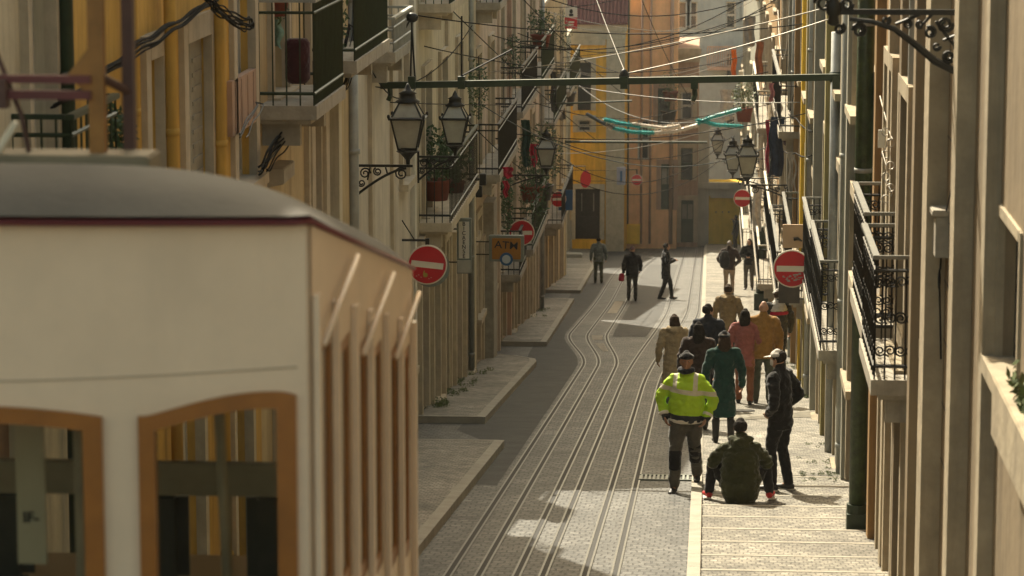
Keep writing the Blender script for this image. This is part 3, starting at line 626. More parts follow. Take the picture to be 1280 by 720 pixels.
for y in (41.2, 45.6): f.opening(y, 1.2, CZ - 7.1, 2.3, 'window', tp=.09); f.opening(y, 1.1, CZ - 3.7, 2.0, 'window', tp=.08)
f.opening(37.2, 1.2, CZ - 7.0, 2.3, 'window', shut='greenshut'); f.opening(37.2, 1.2, CZ - 3.6, 2.0, 'window')
gdoors(f, [36.6, 39.2, 41.8, 44.4, 47], 1.1, 2.5, tp=.09)
f.finish()
f.balcony(43.8, 47.5, CZ - 7.2, .33, 1.2, 'iron', 'handrail', True); f.balcony(39.6, 43.6, CZ - 7.05, .33, 1.2, 'iron', 'handrail', True)
f.strip(1055, 1060, mat='greyw'); f.strip(1035, 1041, mat='olive'); f.strip(1062, 1067, mat='greyw'); f.pipe(38.5, .06, 'zinc')
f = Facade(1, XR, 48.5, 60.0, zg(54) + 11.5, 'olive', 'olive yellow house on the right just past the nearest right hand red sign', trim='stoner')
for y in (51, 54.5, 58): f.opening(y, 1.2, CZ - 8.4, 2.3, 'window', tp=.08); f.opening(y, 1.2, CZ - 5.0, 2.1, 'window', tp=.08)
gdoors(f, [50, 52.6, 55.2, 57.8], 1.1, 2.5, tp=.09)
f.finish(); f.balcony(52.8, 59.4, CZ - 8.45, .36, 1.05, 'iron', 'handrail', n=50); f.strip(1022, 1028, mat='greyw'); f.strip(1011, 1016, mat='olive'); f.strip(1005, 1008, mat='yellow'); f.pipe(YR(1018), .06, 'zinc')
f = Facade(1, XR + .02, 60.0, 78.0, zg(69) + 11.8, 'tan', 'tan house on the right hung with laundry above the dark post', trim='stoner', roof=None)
for y in (63, 67, 71, 75): f.opening(y, 1.3, CZ - 9.9, 2.3, 'window', tp=.08); f.opening(y, 1.3, CZ - 6.3, 2.2, 'window', tp=.08); f.opening(y, 1.3, CZ - 2.9, 2.0, 'window', tp=.08)
gdoors(f, [62, 65.2, 68.4, 71.6, 74.8], 1.2, 2.5, tp=.1)
f.finish(); f.balcony(61.5, 69, CZ - 9.95, .42, 1.05, 'iron', 'handrail', n=50); f.balcony(69.5, 77, CZ - 10.1, .42, 1.05, 'iron', 'white', n=50); f.balcony(61, 69, CZ - 6.35, .42, 1.05, 'iron', 'handrail', n=50)
f.strip(996, 999, mat='brown'); f.strip(988, 991, mat='greyw'); f.strip(980, 982, mat='stoner'); f.pipe(YR(994), .06, 'zinc')
f = Facade(1, XR + .03, 78.0, 112.0, zg(95) + 12.2, 'brown', 'long brown house far down on the right with white railed balconies', trim='stoner', roof=None)
for y in (82, 87, 92, 97, 102, 107): f.opening(y, 1.4, CZ - 12.4, 2.3, 'window', tp=.09); f.opening(y, 1.4, CZ - 8.6, 2.2, 'window', tp=.09); f.opening(y, 1.4, CZ - 5.2, 2.2, 'window', tp=.09)
gdoors(f, [80.5, 84, 88, 92, 96, 100, 104, 108], 1.3, 2.5, tp=.1)
f.finish(); f.balcony(80, 92, CZ - 12.45, .5, 1.05, 'iron', 'white', n=50); f.balcony(94, 108, CZ - 12.9, .5, 1.05, 'iron', 'white', n=50); f.balcony(84, 94, CZ - 8.65, .5, 1.05, 'iron', 'white', n=50)
f = Facade(1, XR, 112.0, 166.0, zg(140) + 14, 'greyw', 'farthest grey house on the right, beside the man leaning near the yellow wall', trim='stoner', roof=None)
for y in range(116, 164, 7): f.opening(y, 1.5, zg(140) + 4, 2.3, 'window', tp=.1); f.opening(y, 1.5, zg(140) + 7.6, 2.3, 'window', tp=.1)
gdoors(f, list(range(115, 164, 6)), 1.4, 2.5, tp=.1)
f.finish(); f.balcony(114, 126, zg(140) + 3.9, .5, 1.05, 'iron', 'white', n=50)
# ------------------------------------------------------------------ tram car in front
M['tcream'] = mk('tram_cream_paint', (.68, .51, .34), .38, (2.5, .07), (3, .06), streak=.16, dirt=(.48, .36, .24), spec=.5)
M['troof'] = mk('tram_roof_canvas', (.06, .053, .040), .75, (2, .25), (30, .1))
M['tred'] = mk('tram_dark_red_trim', (.13, .02, .022), .4, (4, .1)); M['twood'] = mk('tram_varnished_wood', (.27, .10, .016), .35, (5, .2), spec=.5)
M['tin'] = mk('tram_interior_wood', (.38, .31, .22), .5, (4, .2)); M['tseat'] = mk('tram_seat_leather', (.10, .095, .08), .5, (4, .2))
M['ttrim'] = mk('tram_pale_trim', (.62, .53, .38), .4, (4, .05)); M['frust'] = mk('rusty_orange_steel', (.24, .11, .025), .6, (6, .3)); M['fbrown'] = mk('dark_brown_steel', (.075, .035, .025), .55, (6, .3)); M['fred'] = mk('oxide_red_steel', (.11, .028, .025), .55, (6, .2))
T0 = 10.0
def tx(px): return P(px, 400, T0).x
def tz(py): return P(200, py, T0).z
TR = tx(390); TC = tx(-24); TL = 2 * TC - TR; HW = (TR - TL) / 2
def bow(x): u = (x - TC) / HW; return T0 - .07 * (1 - u * u) + (.03 if u > .985 else 0)
ZE = tz(278); TY1 = 13.45
def ze(y): return ZE - .197 * (y - T0)
tram = thing('tram_car', 'cream tram car with grey roof and varnished brown window frames, in the near left', 'tram', (TC, 11.7, zg(11.7)))
def wtop_side(x, mir=False):
    px = 890 + (x if not mir else 2 * TC - x) * F / T0
    u = max(0, min(1, (px - 175) / 195)); return tz(516 - 30 * math.sin(math.pi / 2 * min(1, u / .82)) ** 1.1 + (6 * ((u - .85) / .15) ** 2 if u > .85 else 0))
def wtop_mid(x): u = abs(x - TC) / (tx(130) - TC); return tz(505 + 12 * u * u)
WB = tz(905)
wins = [(tx(175), tx(370), lambda x: wtop_side(x)), (2 * TC - tx(130), tx(130), wtop_mid), (2 * TC - tx(370), 2 * TC - tx(175), lambda x: wtop_side(x, True))]
body = MB(); n = 120; zb = zg(10) + .55
xs = sorted({TL, TR, *[w[0] for w in wins], *[w[1] for w in wins], *[TL + (TR - TL) * i / n for i in range(n + 1)]})
fq = lambda a, b, za0, za1, zb0, zb1: body.quad((a, bow(a), za0), (b, bow(b), zb0), (b, bow(b), zb1), (a, bow(a), za1))
for a, b in zip(xs, xs[1:]):
    w = [q for q in wins if q[0] - 1e-6 <= a and b <= q[1] + 1e-6]
    if w: fq(a, b, zb, WB, zb, WB); fq(a, b, w[0][2](a), ZE, w[0][2](b), ZE)
    else: fq(a, b, zb, ZE, zb, ZE)
# sides with window openings in stepped bays
bays = [(10.16, 10.52), (10.62, 11.06), (11.24, 11.62), (11.72, 12.16), (12.36, 12.78), (12.86, 13.3)]
for X_ in (TR, TL):
    ysd = sorted({T0, TY1, *[q for b in bays for q in b]})
    for a, b in zip(ysd, ysd[1:]):
        if (a, b) in bays:
            t = ze((a // 1.1) * 1.1 + .5) - .42; t = ze(b) - .34; sb = t - .95
            body.quad((X_, a, t), (X_, b, t), (X_, b, ze(b)), (X_, a, ze(a))); body.quad((X_, a, zg(a) + .55), (X_, b, zg(b) + .55), (X_, b, sb), (X_, a, sb))
        else: body.quad((X_, a, zg(a) + .55), (X_, b, zg(b) + .55), (X_, b, ze(b)), (X_, a, ze(a)))
body.quad((TL, TY1, ze(TY1) - 1.35), (TR, TY1, ze(TY1) - 1.35), (TR, TY1, zg(TY1) + .55), (TL, TY1, zg(TY1) + .55)); body.quad((TL, TY1, ze(TY1) - .3), (TR, TY1, ze(TY1) - .3), (TR, TY1, ze(TY1)), (TL, TY1, ze(TY1)))
body.build('body', 'tcream', tram)
fl = MB(); fl.add([(TL + .02, T0 + .05, zg(10) + .8), (TR - .02, T0 + .05, zg(10) + .8), (TR - .02, TY1 - .02, zg(TY1) + .8), (TL + .02, TY1 - .02, zg(TY1) + .8)], [(0, 1, 2, 3)]); fl.build('floor', 'tin', tram)
# roof dome
rf = MB(); nu, nv = 36, 40; OV = .006
for j in range(nv + 1):
    v = j / nv; y = T0 - .10 + (TY1 + .02 - T0 + .10) * v
    for i in range(nu + 1):
        u = -1 + 2 * i / nu; x = TC + (HW + OV) * u; yb = y + (bow(max(TL, min(TR, x))) - T0) * max(0, 1 - v * 6)
        d0 = (v * (TY1 - T0 + .12)); h = .02 + .235 * (1 - abs(u) ** 3.6) ** .8 * (1 - math.exp(-d0 / .22)) * min(1, (1 - v) * 8)
        if d0 < 1e-6: h = .02
        rf.v.append((x, yb, ze(y) + h))
for j in range(nv):
    for i in range(nu): k = j * (nu + 1) + i; rf.f.append((k, k + 1, k + nu + 2, k + nu + 1))
rf.build('roof', 'troof', tram, True)
tb = MB(); pts = [(x, bow(x) - .055, ZE + .014) for x in [TL - .005 + (TR - TL + .01) * i / 40 for i in range(41)]]
tb.tube(pts, .014, 6); tb.tube([(TR + .008, T0 - .03, ZE + .01), (TR + .008, TY1, ze(TY1) + .01)], .010, 6); tb.tube([(TL - .008, T0 - .03, ZE + .01), (TL - .008, TY1, ze(TY1) + .01)], .010, 6); tb.build('roof_trim', 'tred', tram, True)
# panel seam line across the front
sm = MB(); pts = []
for i in range(41):
    x = TL + (TR - TL) * i / 40; px = 890 + x * F / T0; u = abs(x - TC) / HW; pts.append((x, bow(x) - .001, tz(475 - 20 * u ** 1.3)))
sm.tube(pts, .003, 5); sm.build('panel_seam', mk('seam_paint', (.40, .31, .21), .5, (4, .1)), tram)
def ring(mb, outer, inner, f0, f1):
    n = len(outer); vs = [f0(p) for p in outer] + [f0(p) for p in inner] + [f1(p) for p in outer] + [f1(p) for p in inner]
    fs = []
    for i in range(n):
        j = (i + 1) % n; fs += [(i, j, n + j, n + i), (2 * n + i, 2 * n + j, 3 * n + j, 3 * n + i), (i, j, 2 * n + j, 2 * n + i), (n + i, n + j, 3 * n + j, 3 * n + i)]
    mb.add(vs, fs)
for (a, b, fn) in wins:
    k = 24; outer = [(a, WB), (b, WB)] + [(b - (b - a) * i / k, fn(b - (b - a) * i / k)) for i in range(k + 1)]
    wl_, wr_, wt = .054, .066, .056; a2, b2 = a + wl_, b - wr_
    inner = [(a2, WB + .06), (b2, WB + .06)] + [(b2 - (b2 - a2) * i / k, fn(b2 - (b2 - a2) * i / k) - wt) for i in range(k + 1)]
    mb = MB(); ring(mb, outer, inner, lambda p: (p[0], bow(p[0]) - .022, p[1]), lambda p: (p[0], bow(p[0]) + .04, p[1])); w = mb.build('window', 'twood', tram, bevel=0)
    g = MB(); top = inner[2:]
    for p, q in zip(top, top[1:]): g.quad((p[0], bow(p[0]) + .012, p[1]), (q[0], bow(q[0]) + .012, q[1]), (q[0], bow(q[0]) + .012, WB + .06), (p[0], bow(p[0]) + .012, WB + .06))
    g.build('pane', 'tglass', w)
for X_, s_ in ((TR, 1), (TL, -1)):
    for (a, b) in bays:
        t = ze(b) - .34; sb = t - .95; mb = MB(); x0, x1 = X_ - .022 * s_, X_ - .004 * s_
        for bx in ((a - .012, a + .04, sb, t), (b - .04, b + .012, sb, t), (a + .04, b - .04, t - .05, t + .01), (a + .04, b - .04, sb - .01, sb + .05)): mb.box(x0, x1, *bx)
        w = mb.build('side_window', 'twood', tram); g = MB(); g.box(X_ - .016 * s_, X_ - .012 * s_, a + .03, b - .03, sb + .03, t - .03); g.build('pane', 'tglass', w)
    pm = MB()
    for y in (10.04, 10.57, 11.14, 11.66, 12.25, 12.82, 13.38): pm.box(X_ + .002 * s_, X_ + .024 * s_, y - .03, y + .028, zg(y) + .6, ze(y) - .24)
    pm.build('side_posts', 'tcream', tram)
    tm = MB()
    for (p0, p1) in (((437, 320), (394, 430)), ((483, 342), (445, 442)), ((516, 366), (487, 447))):
        A = WX(*p0, TR); B = WX(*p1, TR); A.x = B.x = X_ + .03 * s_; tm.tube([A, B], .012, 6)
    tm.build('awning_rail', 'tcream', tram, True)
ins = MB(); zf = zg(11.6) + .8
Q = lambda px, py, Y: P(px, py, Y)
ins.box(TL + .05, TR - .05, 12.0, 12.06, Q(262, 620, 12).z, Q(262, 580, 12).z); ins.box(Q(278, 600, 12).x, Q(287, 600, 12).x, 12.01, 12.05, zg(12) + .8, Q(262, 580, 12).z); ins.box(Q(112, 600, 12).x, Q(120, 600, 12).x, 12.01, 12.05, zg(12) + .8, ze(12) - .05); ins.build('partition', 'tin', tram)
for xx in (TL + .45, TC, TR - .45):
    for yy_ in (12.6,): 
        st = MB(); st.box(xx - .25, xx + .25, yy_ - .2, yy_ + .2, zg(yy_) + .8, zg(yy_) + 1.2); st.box(xx - .22, xx + .22, yy_ + .10, yy_ + .22, zg(yy_) + 1.15, zg(yy_) + 1.62); st.build('seat', 'tseat', tram, bevel=.055)
hp = MB(); p_ = tx(48); hp.tube([(p_, 10.6, zg(10.6) + .8), (p_, 10.6, ze(10.6) - .05)], .02, 8); p_ = tx(232); hp.tube([(p_, 10.9, zg(10.9) + .8), (p_ - .06, 10.9, ze(10.9) - .05)], .02, 8); hp.build('grab_pole', 'tin', tram, True)
pn = MB(); a_, b_ = P(20, 600, 10.75).x, P(56, 600, 10.75).x; pn.box(a_ - .0, b_ + .0, 10.75, 10.77, P(40, 705, 10.75).z, P(40, 522, 10.75).z); pn = pn.build('notice_panel', 'ttrim', tram); text('lettering', 'IF-', .06, 'black', pn, Matrix.Translation(((a_ + b_) / 2, 10.744, P(40, 647, 10.75).z)) @ Matrix.Rotation(R(90), 4, 'X'))
wh = MB()
for yy_ in (10.7, 12.8):
    for X_ in (TL + .66, TR - .66): wh.lathe([(.02, -.04), (.34, -.04), (.36, 0), (.34, .04), (.02, .04)], 20, Matrix.Translation((X_, yy_, zg(yy_) + .36)) @ Matrix.Rotation(R(90), 4, 'Y'))
wh.build('wheels', 'iron', tram, True)
uf = MB(); uf.add([(TL + .2, 10.2, zg(10.2) + .4), (TR - .2, 10.2, zg(10.2) + .4), (TR - .2, 13.3, zg(13.3) + .4), (TL + .2, 13.3, zg(13.3) + .4), (TL + .2, 10.2, zg(10.2) + .6), (TR - .2, 10.2, zg(10.2) + .6), (TR - .2, 13.3, zg(13.3) + .6), (TL + .2, 13.3, zg(13.3) + .6)], [(0, 3, 2, 1), (4, 5, 6, 7), (0, 1, 5, 4), (1, 2, 6, 5), (2, 3, 7, 6), (3, 0, 4, 7)]); uf.build('underframe', 'iron', tram)
# steel frame standing on the tram roof
RY = 11.0
def fx(px): return P(px, 100, RY).x
def fz(py): return P(60, py, RY).z
fr = thing('roof_frame', 'rusty steel frame of posts and crossbars standing on the tram roof', 'frame', (fx(80), RY, fz(200)))
mb = MB(); mb.box(fx(-60), fx(192), RY - .12, RY + .12, fz(216), fz(190)); mb.build('base_plank', 'twood' if False else mk('weathered_plank', (.22, .17, .10), .7, (4, .2)), fr, bevel=.008)
mb = MB(); mb.box(fx(112), fx(131), RY - .03, RY + .03, fz(190), fz(-80)); mb.add([(fx(112), RY - .028, fz(60)), (fx(86), RY - .028, fz(93)), (fx(112), RY - .028, fz(118)), (fx(112), RY + .028, fz(60)), (fx(86), RY + .028, fz(93)), (fx(112), RY + .028, fz(118))], [(0, 1, 2), (3, 5, 4), (0, 3, 4, 1), (1, 4, 5, 2)]); mb.build('post', 'frust', fr)
mb = MB(); mb.box(fx(146), fx(160), RY + .1, RY + .16, fz(190), fz(-80)); mb.build('post', 'fbrown', fr)
for (a, b) in ((93, 103), (112, 123)): mb = MB(); mb.box(fx(-160), fx(116), RY - .045, RY - .012, fz(b), fz(a)); mb.build('crossbar', 'fred', fr)
mb = MB(); mb.box(fx(-40), fx(12), RY - .07, RY + .01, fz(134), fz(98)); mb.tube([(fx(126), RY, fz(96)), (fx(154), RY + .12, fz(118))], .018, 8); mb.tube([(fx(-6), RY, fz(60)), (fx(26), RY, fz(145)), (fx(34), RY, fz(190))], .010, 6); mb.build('brace', 'fbrown', fr)
mb = MB(); mb.tube([(fx(-6), RY - .05, fz(196)), (fx(22), RY - .04, fz(152))], .016, 6); mb.build('stay_rod', 'ttrim', fr)

# ------------------------------------------------------------------ green post, beam across the street
PX_ = 1.69; pt = WX(1076, 400, PX_); post = thing('iron_post', 'tall dark green iron post with square foot on the right pavement', 'post', (PX_, pt.y, zpav(pt.y)))
zb_ = zpav(pt.y); mb = MB(); mb.tube([(PX_, pt.y, zb_ + .2), (PX_, pt.y, zb_ + 8.5)], .095, 16)
mb.build('shaft', mk('post_green_paint', (.03, .05, .016), .45, (9, .55), (20, .3)), post, True)
mb = MB(); mb.box(PX_ - .12, PX_ + .12, pt.y - .12, pt.y + .12, zb_ - .02, zb_ + .2); mb.tube([(PX_, pt.y, zb_ + .2), (PX_, pt.y, zb_ + .3)], .12, 16); mb.build('foot', 'green', post)
mb = MB()
for zz in (2.9, 4.0, 5.6): mb.tube([(PX_, pt.y, zb_ + zz), (PX_, pt.y, zb_ + zz + .05)], .104, 16)
mb.build('clamp_band', 'zinc', post, True)
YB = 41.3; bz0 = P(462, 107, YB); bz1 = P(1062, 96, YB)
beam = thing('overhead_beam', 'long green steel beam spanning the street high above the rails', 'beam', (bz0.lerp(bz1, .5)))
mb = MB(); d = (bz1 - bz0)
mb.add([bz0 + Vector((0, -.05, -.045)), bz0 + Vector((0, .05, -.045)), bz0 + Vector((0, .05, .045)), bz0 + Vector((0, -.05, .045)), bz1 + Vector((0, -.05, -.045)), bz1 + Vector((0, .05, -.045)), bz1 + Vector((0, .05, .045)), bz1 + Vector((0, -.05, .045))], [(0, 1, 2, 3), (4, 7, 6, 5), (0, 4, 5, 1), (1, 5, 6, 2), (2, 6, 7, 3), (3, 7, 4, 0)])
mb.build('bar', 'green', beam)
mb = MB()
for px in (515, 577, 780, 868, 1045): q = P(px, 103, YB); mb.box(q.x - .05, q.x + .05, YB - .075, YB + .075, q.z - .085, q.z + .085)
for px in (487, 868): q = P(px, 106, YB); mb.tube([(q.x, YB, q.z), (q.x + .01, YB, q.z - .15), (q.x - .02, YB, q.z - .22)], .035, 8)
mb.build('bracket_clamp', 'green', beam)
mb = MB()
for (a, b) in (((513, 104), (515, 22)), ((519, 104), (514, 22)), ((470, 104), (512, 26)), ((577, 102), (577, 20)), ((575, 96), (640, 62)), ((780, 98), (640, 132))): 
    if a[0] != 780: mb.tube([P(*a, YB), P(*b, YB)], .014, 5)
mb.build('stay_rod', 'iron', beam)
mb = MB(); q = P(515, 22, YB); mb.blob(q, .09, .06, .07); q = P(780, 96, YB); mb.blob(q, .07, .06, .11); mb.build('insulator', 'iron', beam, True)
gp_ = thing('grey_pole', 'slim grey pole against the right houses carrying the end of the beam', 'pole', (1.74, 41.5, zpav(41.5)))
mb = MB(); mb.tube([(1.74, 41.5, zpav(41.5)), (1.74, 41.5, P(1048, 40, 41.5).z)], .07, 12); mb.build('shaft', 'zinc', gp_, True)
mb = MB(); zq = P(1048, 96, 41.5).z; mb.tube([(1.74, 41.5, zq - .07), (1.74, 41.5, zq + .07)], .085, 12); mb.build('collar', 'green', gp_, True)

# ------------------------------------------------------------------ street lamps
def lantern(root, c, sc=1.0):
    """four sided lantern; c is the bottom centre"""
    m = Matrix.Translation(c) @ Matrix.Scale(sc, 4); s2 = math.sqrt(2); w0, w1, h = .115, .20, .40
    g = MB(); g.lathe([(w0 * s2 * .93, .02), (w1 * s2 * .93, h)], 4, m); g.build('glass', 'lampglass', root)
    fr = MB()
    for a in range(4):
        an = math.pi / 2 * a + math.pi / 4; c_, s_ = math.cos(an) * s2, math.sin(an) * s2
        fr.tube([m @ Vector((w0 * c_, w0 * s_, 0)), m @ Vector((w1 * c_, w1 * s_, h))], .013 * sc, 5)
        an2 = an + math.pi / 2; c2, s3 = math.cos(an2) * s2, math.sin(an2) * s2
        fr.tube([m @ Vector((w0 * c_, w0 * s_, 0)), m @ Vector((w0 * c2, w0 * s3, 0))], .014 * sc, 5)
        fr.tube([m @ Vector((w1 * c_ * 1.08, w1 * s_ * 1.08, h)), m @ Vector((w1 * c2 * 1.08, w1 * s3 * 1.08, h))], .022 * sc, 5)
        fr.tube([m @ Vector((w1 * c_ * 1.0, w1 * s_ * 1.0, h)), m @ Vector((.10 * c_, .10 * s_, h + .19))], .014 * sc, 5)
        fr.blob(m @ Vector((w1 * c_ * 1.12, w1 * s_ * 1.12, h + .03)), .02, .02, .03)
    fr.lathe([(.16, -.03), (.10, -.06), (.03, -.14), (.025, -.2)], 8, m)
    fr.build('lantern_frame', 'iron', root)
    hd = MB(); hd.lathe([(w1 * s2 * .95, h + .005), (.10 * s2, h + .19)], 4, m); hd.build('hood_glass', 'lampglass', root)
    cp = MB(); cp.lathe([(.155, h + .19), (.16, h + .21), (.11, h + .24), (.10, h + .30), (.12, h + .31), (.05, h + .35), (.03, h + .40), (.008, h + .44)], 12, m); cp.build('cap', 'iron', root, True)
def bracket(root, x0, x1, y, z, h=.34, th=.016, name='bracket'):
    """wrought iron wall bracket from x0 (wall) to x1 (tip)"""
    mb = MB(); d = 1 if x1 > x0 else -1; L_ = abs(x1 - x0); X = lambda t: x0 + d * t
    u, v = Vector((d, 0, 0)), Vector((0, 0, 1))
    mb.box(X(0), X(L_), y - th, y + th, z - th, z + th); mb.box(X(0), X(.03), y - .03, y + .03, z - h - .08, z + .08)
    pts = [(X(.02 + L_ * .86 * t), y, z - h * (1 - t) ** 1.5 - .03) for t in [i / 12 for i in range(13)]]; mb.tube(pts, th * 1.05, 6)
    mb.tube(spiral((X(L_ * .80), y, z - .10), .085, .02, 1.2, 1.7, u, v), th * .75, 5)
    mb.tube(spiral((X(L_ * .16), y, z - .10), .075, .015, 0, 1.6, u, v), th * .7, 5); mb.tube(spiral((X(L_ * .38), y, z - .075), .055, .015, 2, 1.6, u, v), th * .7, 5)
    mb.tube(spiral((X(.07), y, z - h * .66), .05, .015, 3, 1.5, u, v), th * .65, 5); mb.tube([(X(L_ * .25), y, z - .02), (X(L_ * .2), y, z - h * .55)], th * .7, 5)
    mb.tube([(X(L_ * .52), y, z - .02), (X(L_ * .55), y, z - h * .28)], th * .7, 5)
    return mb.build(name, 'iron', root)
LM = [(510, 186, 37.9, -4.5, 'left street lamp nearest the camera, two panes lit grey, on a scrolled wall bracket', 1.0),
      (569, 179, 47.2, -4.62, 'second street lamp along the left houses, just right of the largest lantern', 1.0),
      (683, 207, 67.0, -4.75, 'small dark street lamp farther down on the left among the plants', 1.0),
      (934, 218, 62.0, 1.85, 'right hand street lamp with pale panes hanging before the laundry', 1.0),
      (916, 212, 76.0, 1.87, 'smaller street lamp half hidden behind the other right hand lantern', 1.0),
      (897, 190, 98.0, 1.87, 'far tiny street lamp among the tangled cables on the right', 1.0)]
for (px, py, Y, xw, lab, sc) in LM:
    c = P(px, py, Y); t = thing('street_lamp', lab, 'street lamp', (xw, Y, c.z - .2), 'iron street lamps on wall brackets'); lantern(t, c, sc)
    zb_ = c.z - .22; br = bracket(t, xw, c.x + (.06 if xw < 0 else -.06), Y, zb_, .34)
# big ornate bracket in the upper right, its lantern only begun inside the frame
c = P(1040, 16, 21.6); t = thing('street_lamp', 'ornate black wrought iron lamp bracket across the top right corner', 'street lamp', (1.85, 21.6, c.z), 'iron street lamps on wall brackets')
mb = MB(); xw = 1.80; z = c.z; y = 21.6; L_ = xw - c.x; u, v = Vector((-1, 0, 0)), Vector((0, 0, 1)); X = lambda q: P(q, 15, 21.6).x; Z = lambda q: P(1100, q, 21.6).z
mb.box(X(1040), X(1213), y - .015, y + .015, Z(18.5), Z(11.5)); mb.box(X(1209), X(1215), y - .03, y + .03, Z(100), Z(-10))
mb.tube([(X(a), y, Z(b)) for a, b in ((1062, 24), (1090, 27), (1118, 36), (1143, 54), (1170, 76), (1192, 87), (1212, 91))], [.015, .018, .022, .026, .03, .028, .026], 7)
for (a, b, r0, a0, tn) in ((1075, 38, .055, 0, 1.8), (1108, 26, .03, 2, 1.4), (1163, 40, .045, 1, 1.6), (1182, 30, .06, 3, 1.8), (1203, 30, .05, 0, 1.6), (1206, 60, .035, 2, 1.4), (1187, 70, .045, 4, 1.6), (1050, 36, .04, 2, 1.5)): mb.tube(spiral((X(a), y, Z(b)), r0, .012, a0, tn, u, v), .012, 6)
for pl in (((1170, 26), (1190, 52), (1212, 70)), ((1120, 30), (1150, 18)), ((1150, 34), (1165, 18)), ((1180, 50), (1195, 44), (1212, 48))): mb.tube([(X(a), y, Z(b)) for a, b in pl], .012, 6)
for (a, b, r0, a0, tn) in ((1135, 30, .035, 1, 1.5), (1150, 30, .03, 4, 1.5), (1197, 58, .03, 1, 1.5), (1172, 58, .03, 3, 1.4)): mb.tube(spiral((X(a), y, Z(b)), r0, .01, a0, tn, u, v), .009, 6)
mb.tube([(X(1208), y - .03, Z(112)), (X(1196), y - .05, Z(118)), (X(1208), y - .02, Z(138))], .009, 5); mb.build('bracket', 'iron', t)
mb = MB(); mb.lathe([(.02, -.10), (.045, -.08), (.035, -.03), (.055, -.01), (.055, .05), (.03, .09), (.03, .2), (.07, .22)], 12, Matrix.Translation((X(1042), y, Z(15)))); mb.tube(spiral((X(1030), y, Z(4)), .07, .02, 0, 1.7, u, v), .012, 6); mb.tube(spiral((X(1058), y, Z(6)), .05, .02, 3, 1.7, u, v), .012, 6); mb.build('lamp_holder', 'iron', t, True)
lantern(t, Vector((X(1042), y, Z(15) + .42)), 1.1)

# ------------------------------------------------------------------ signs
def disc_sign(px, py, Y, dia, xw, lab, yaw=0, roll=0, plate=None, back=False, arm=None):
    c = P(px, py, Y); t = thing('no_entry_sign', lab, 'road sign', c, 'round red no entry signs')
    m = Matrix.Translation(c) @ Matrix.Rotation(R(yaw), 4, 'Z') @ Matrix.Rotation(R(roll), 4, 'Y') @ Matrix.Rotation(R(90), 4, 'X'); r = dia / 2
    a = MB(); a.lathe([(r * .9, -.03), (r, -.022), (r, 0), (r * .96, .004), (.001, .0041)], 40, m); a.build('plate', 'signw' if not back else 'signg', t)
    b = MB(); b.lathe([(.001, .0045), (r * .93, .0046), (r * .93, .0085), (.001, .0086)], 40, m); f_ = b.build('red_face', 'red', t)
    if not back:
        k = MB(); k.box(-r * .80, r * .80, -r * .155, r * .155, .009, .0125, m); k.build('white_bar', 'signw', t, bevel=.0015)
    if abs(c.x - xw) > .1:
        k = MB(); zz = c.z + (r * .8 if arm is None else arm); k.tube([(xw, Y + .06, zz), (c.x, Y + .06, zz)], .018, 6); k.box(c.x - .03, c.x + .03, Y + .035, Y + .09, c.z - r * .6, zz + .03); k.tube([(xw, Y + .06, zz + .3), ((xw + c.x) / 2, Y + .06, zz)], .010, 5); k.build('bracket', 'iron', t)
    return t, m, r
t, m, r = disc_sign(534, 331, 44.0, .60, -4.55, 'tilted no entry sign with a small yellow sticker, nearest on the left', 8, 7, arm=.36)
k = MB(); k.lathe([(.001, .0129), (.035, .013), (.035, .0142), (.001, .0143)], 12, m @ Matrix.Translation((-.01, -.155, 0))); k.prism([(-.05, -.02), (-.02, .02), (-.035, .05)], .009, .0125, m @ Matrix.Translation((-.0, -.13, 0))); k.build('sticker', mk('olive_sticker', (.38, .30, .05), .5), t)
k = MB()
for (a, b) in ((-.12, -.17), (-.08, -.20), (.04, -.21), (.07, -.19), (-.15, -.19)): k.box(a, a + .022, b, b + .012, .009, .0115, m)
k.build('scuffs', mk('pale_scuff', (.55, .25, .22), .5), t)
k = MB(); k.lathe([(.001, -.055), (.29, -.055), (.29, -.04), (.001, -.04)], 32, m @ Matrix.Translation((.055, -.045, 0))); k.build('back_plate', 'signg', t)
t, m, r = disc_sign(990, 336, 46.8, .60, 1.85, 'level no entry sign with grey scratched sticker, nearest on the right', -2, 0)
k = MB(); q_ = random.Random(3)
for i in range(26): a = q_.uniform(-.16, .14); b = -.20 + .10 * q_.random() + a * .15; k.box(a, a + q_.uniform(.02, .05), b, b + q_.uniform(.008, .025), .009, .010 + .0002 * i, m)
k.build('sticker', mk('grey_sticker', (.33, .30, .27), .6, (30, .3)), t)
t, m, r = disc_sign(652, 291, 68.0, .60, -4.75, 'no entry sign partly behind the amber cash machine sign', 6, 0)
t, m, r = disc_sign(698, 249, 99.0, .54, -5.35, 'small no entry sign with a blue square beside it', 18, 0); k = MB(); c = P(707, 250, 99.25); k.box(c.x - .24, c.x + .24, 99.2, 99.24, c.z - .34, c.z + .34); k = tag(k.build('blue_plate', 'blue'), 'small dark blue square plate behind the far left no entry sign', 'sign')
t, m, r = disc_sign(796, 225, 146.0, .56, -4.2, 'tiniest no entry sign, on the peach house at the street end', 0, 0, arm=.5)
t, m, r = disc_sign(928, 248, 99.0, .60, 1.88, 'far right no entry sign above the man by the yellow wall', -6, 0)
t, m, r = disc_sign(962, 281, 80.0, .60, 1.87, 'no entry sign seen nearly edge on, behind the tan board', 62, 0)
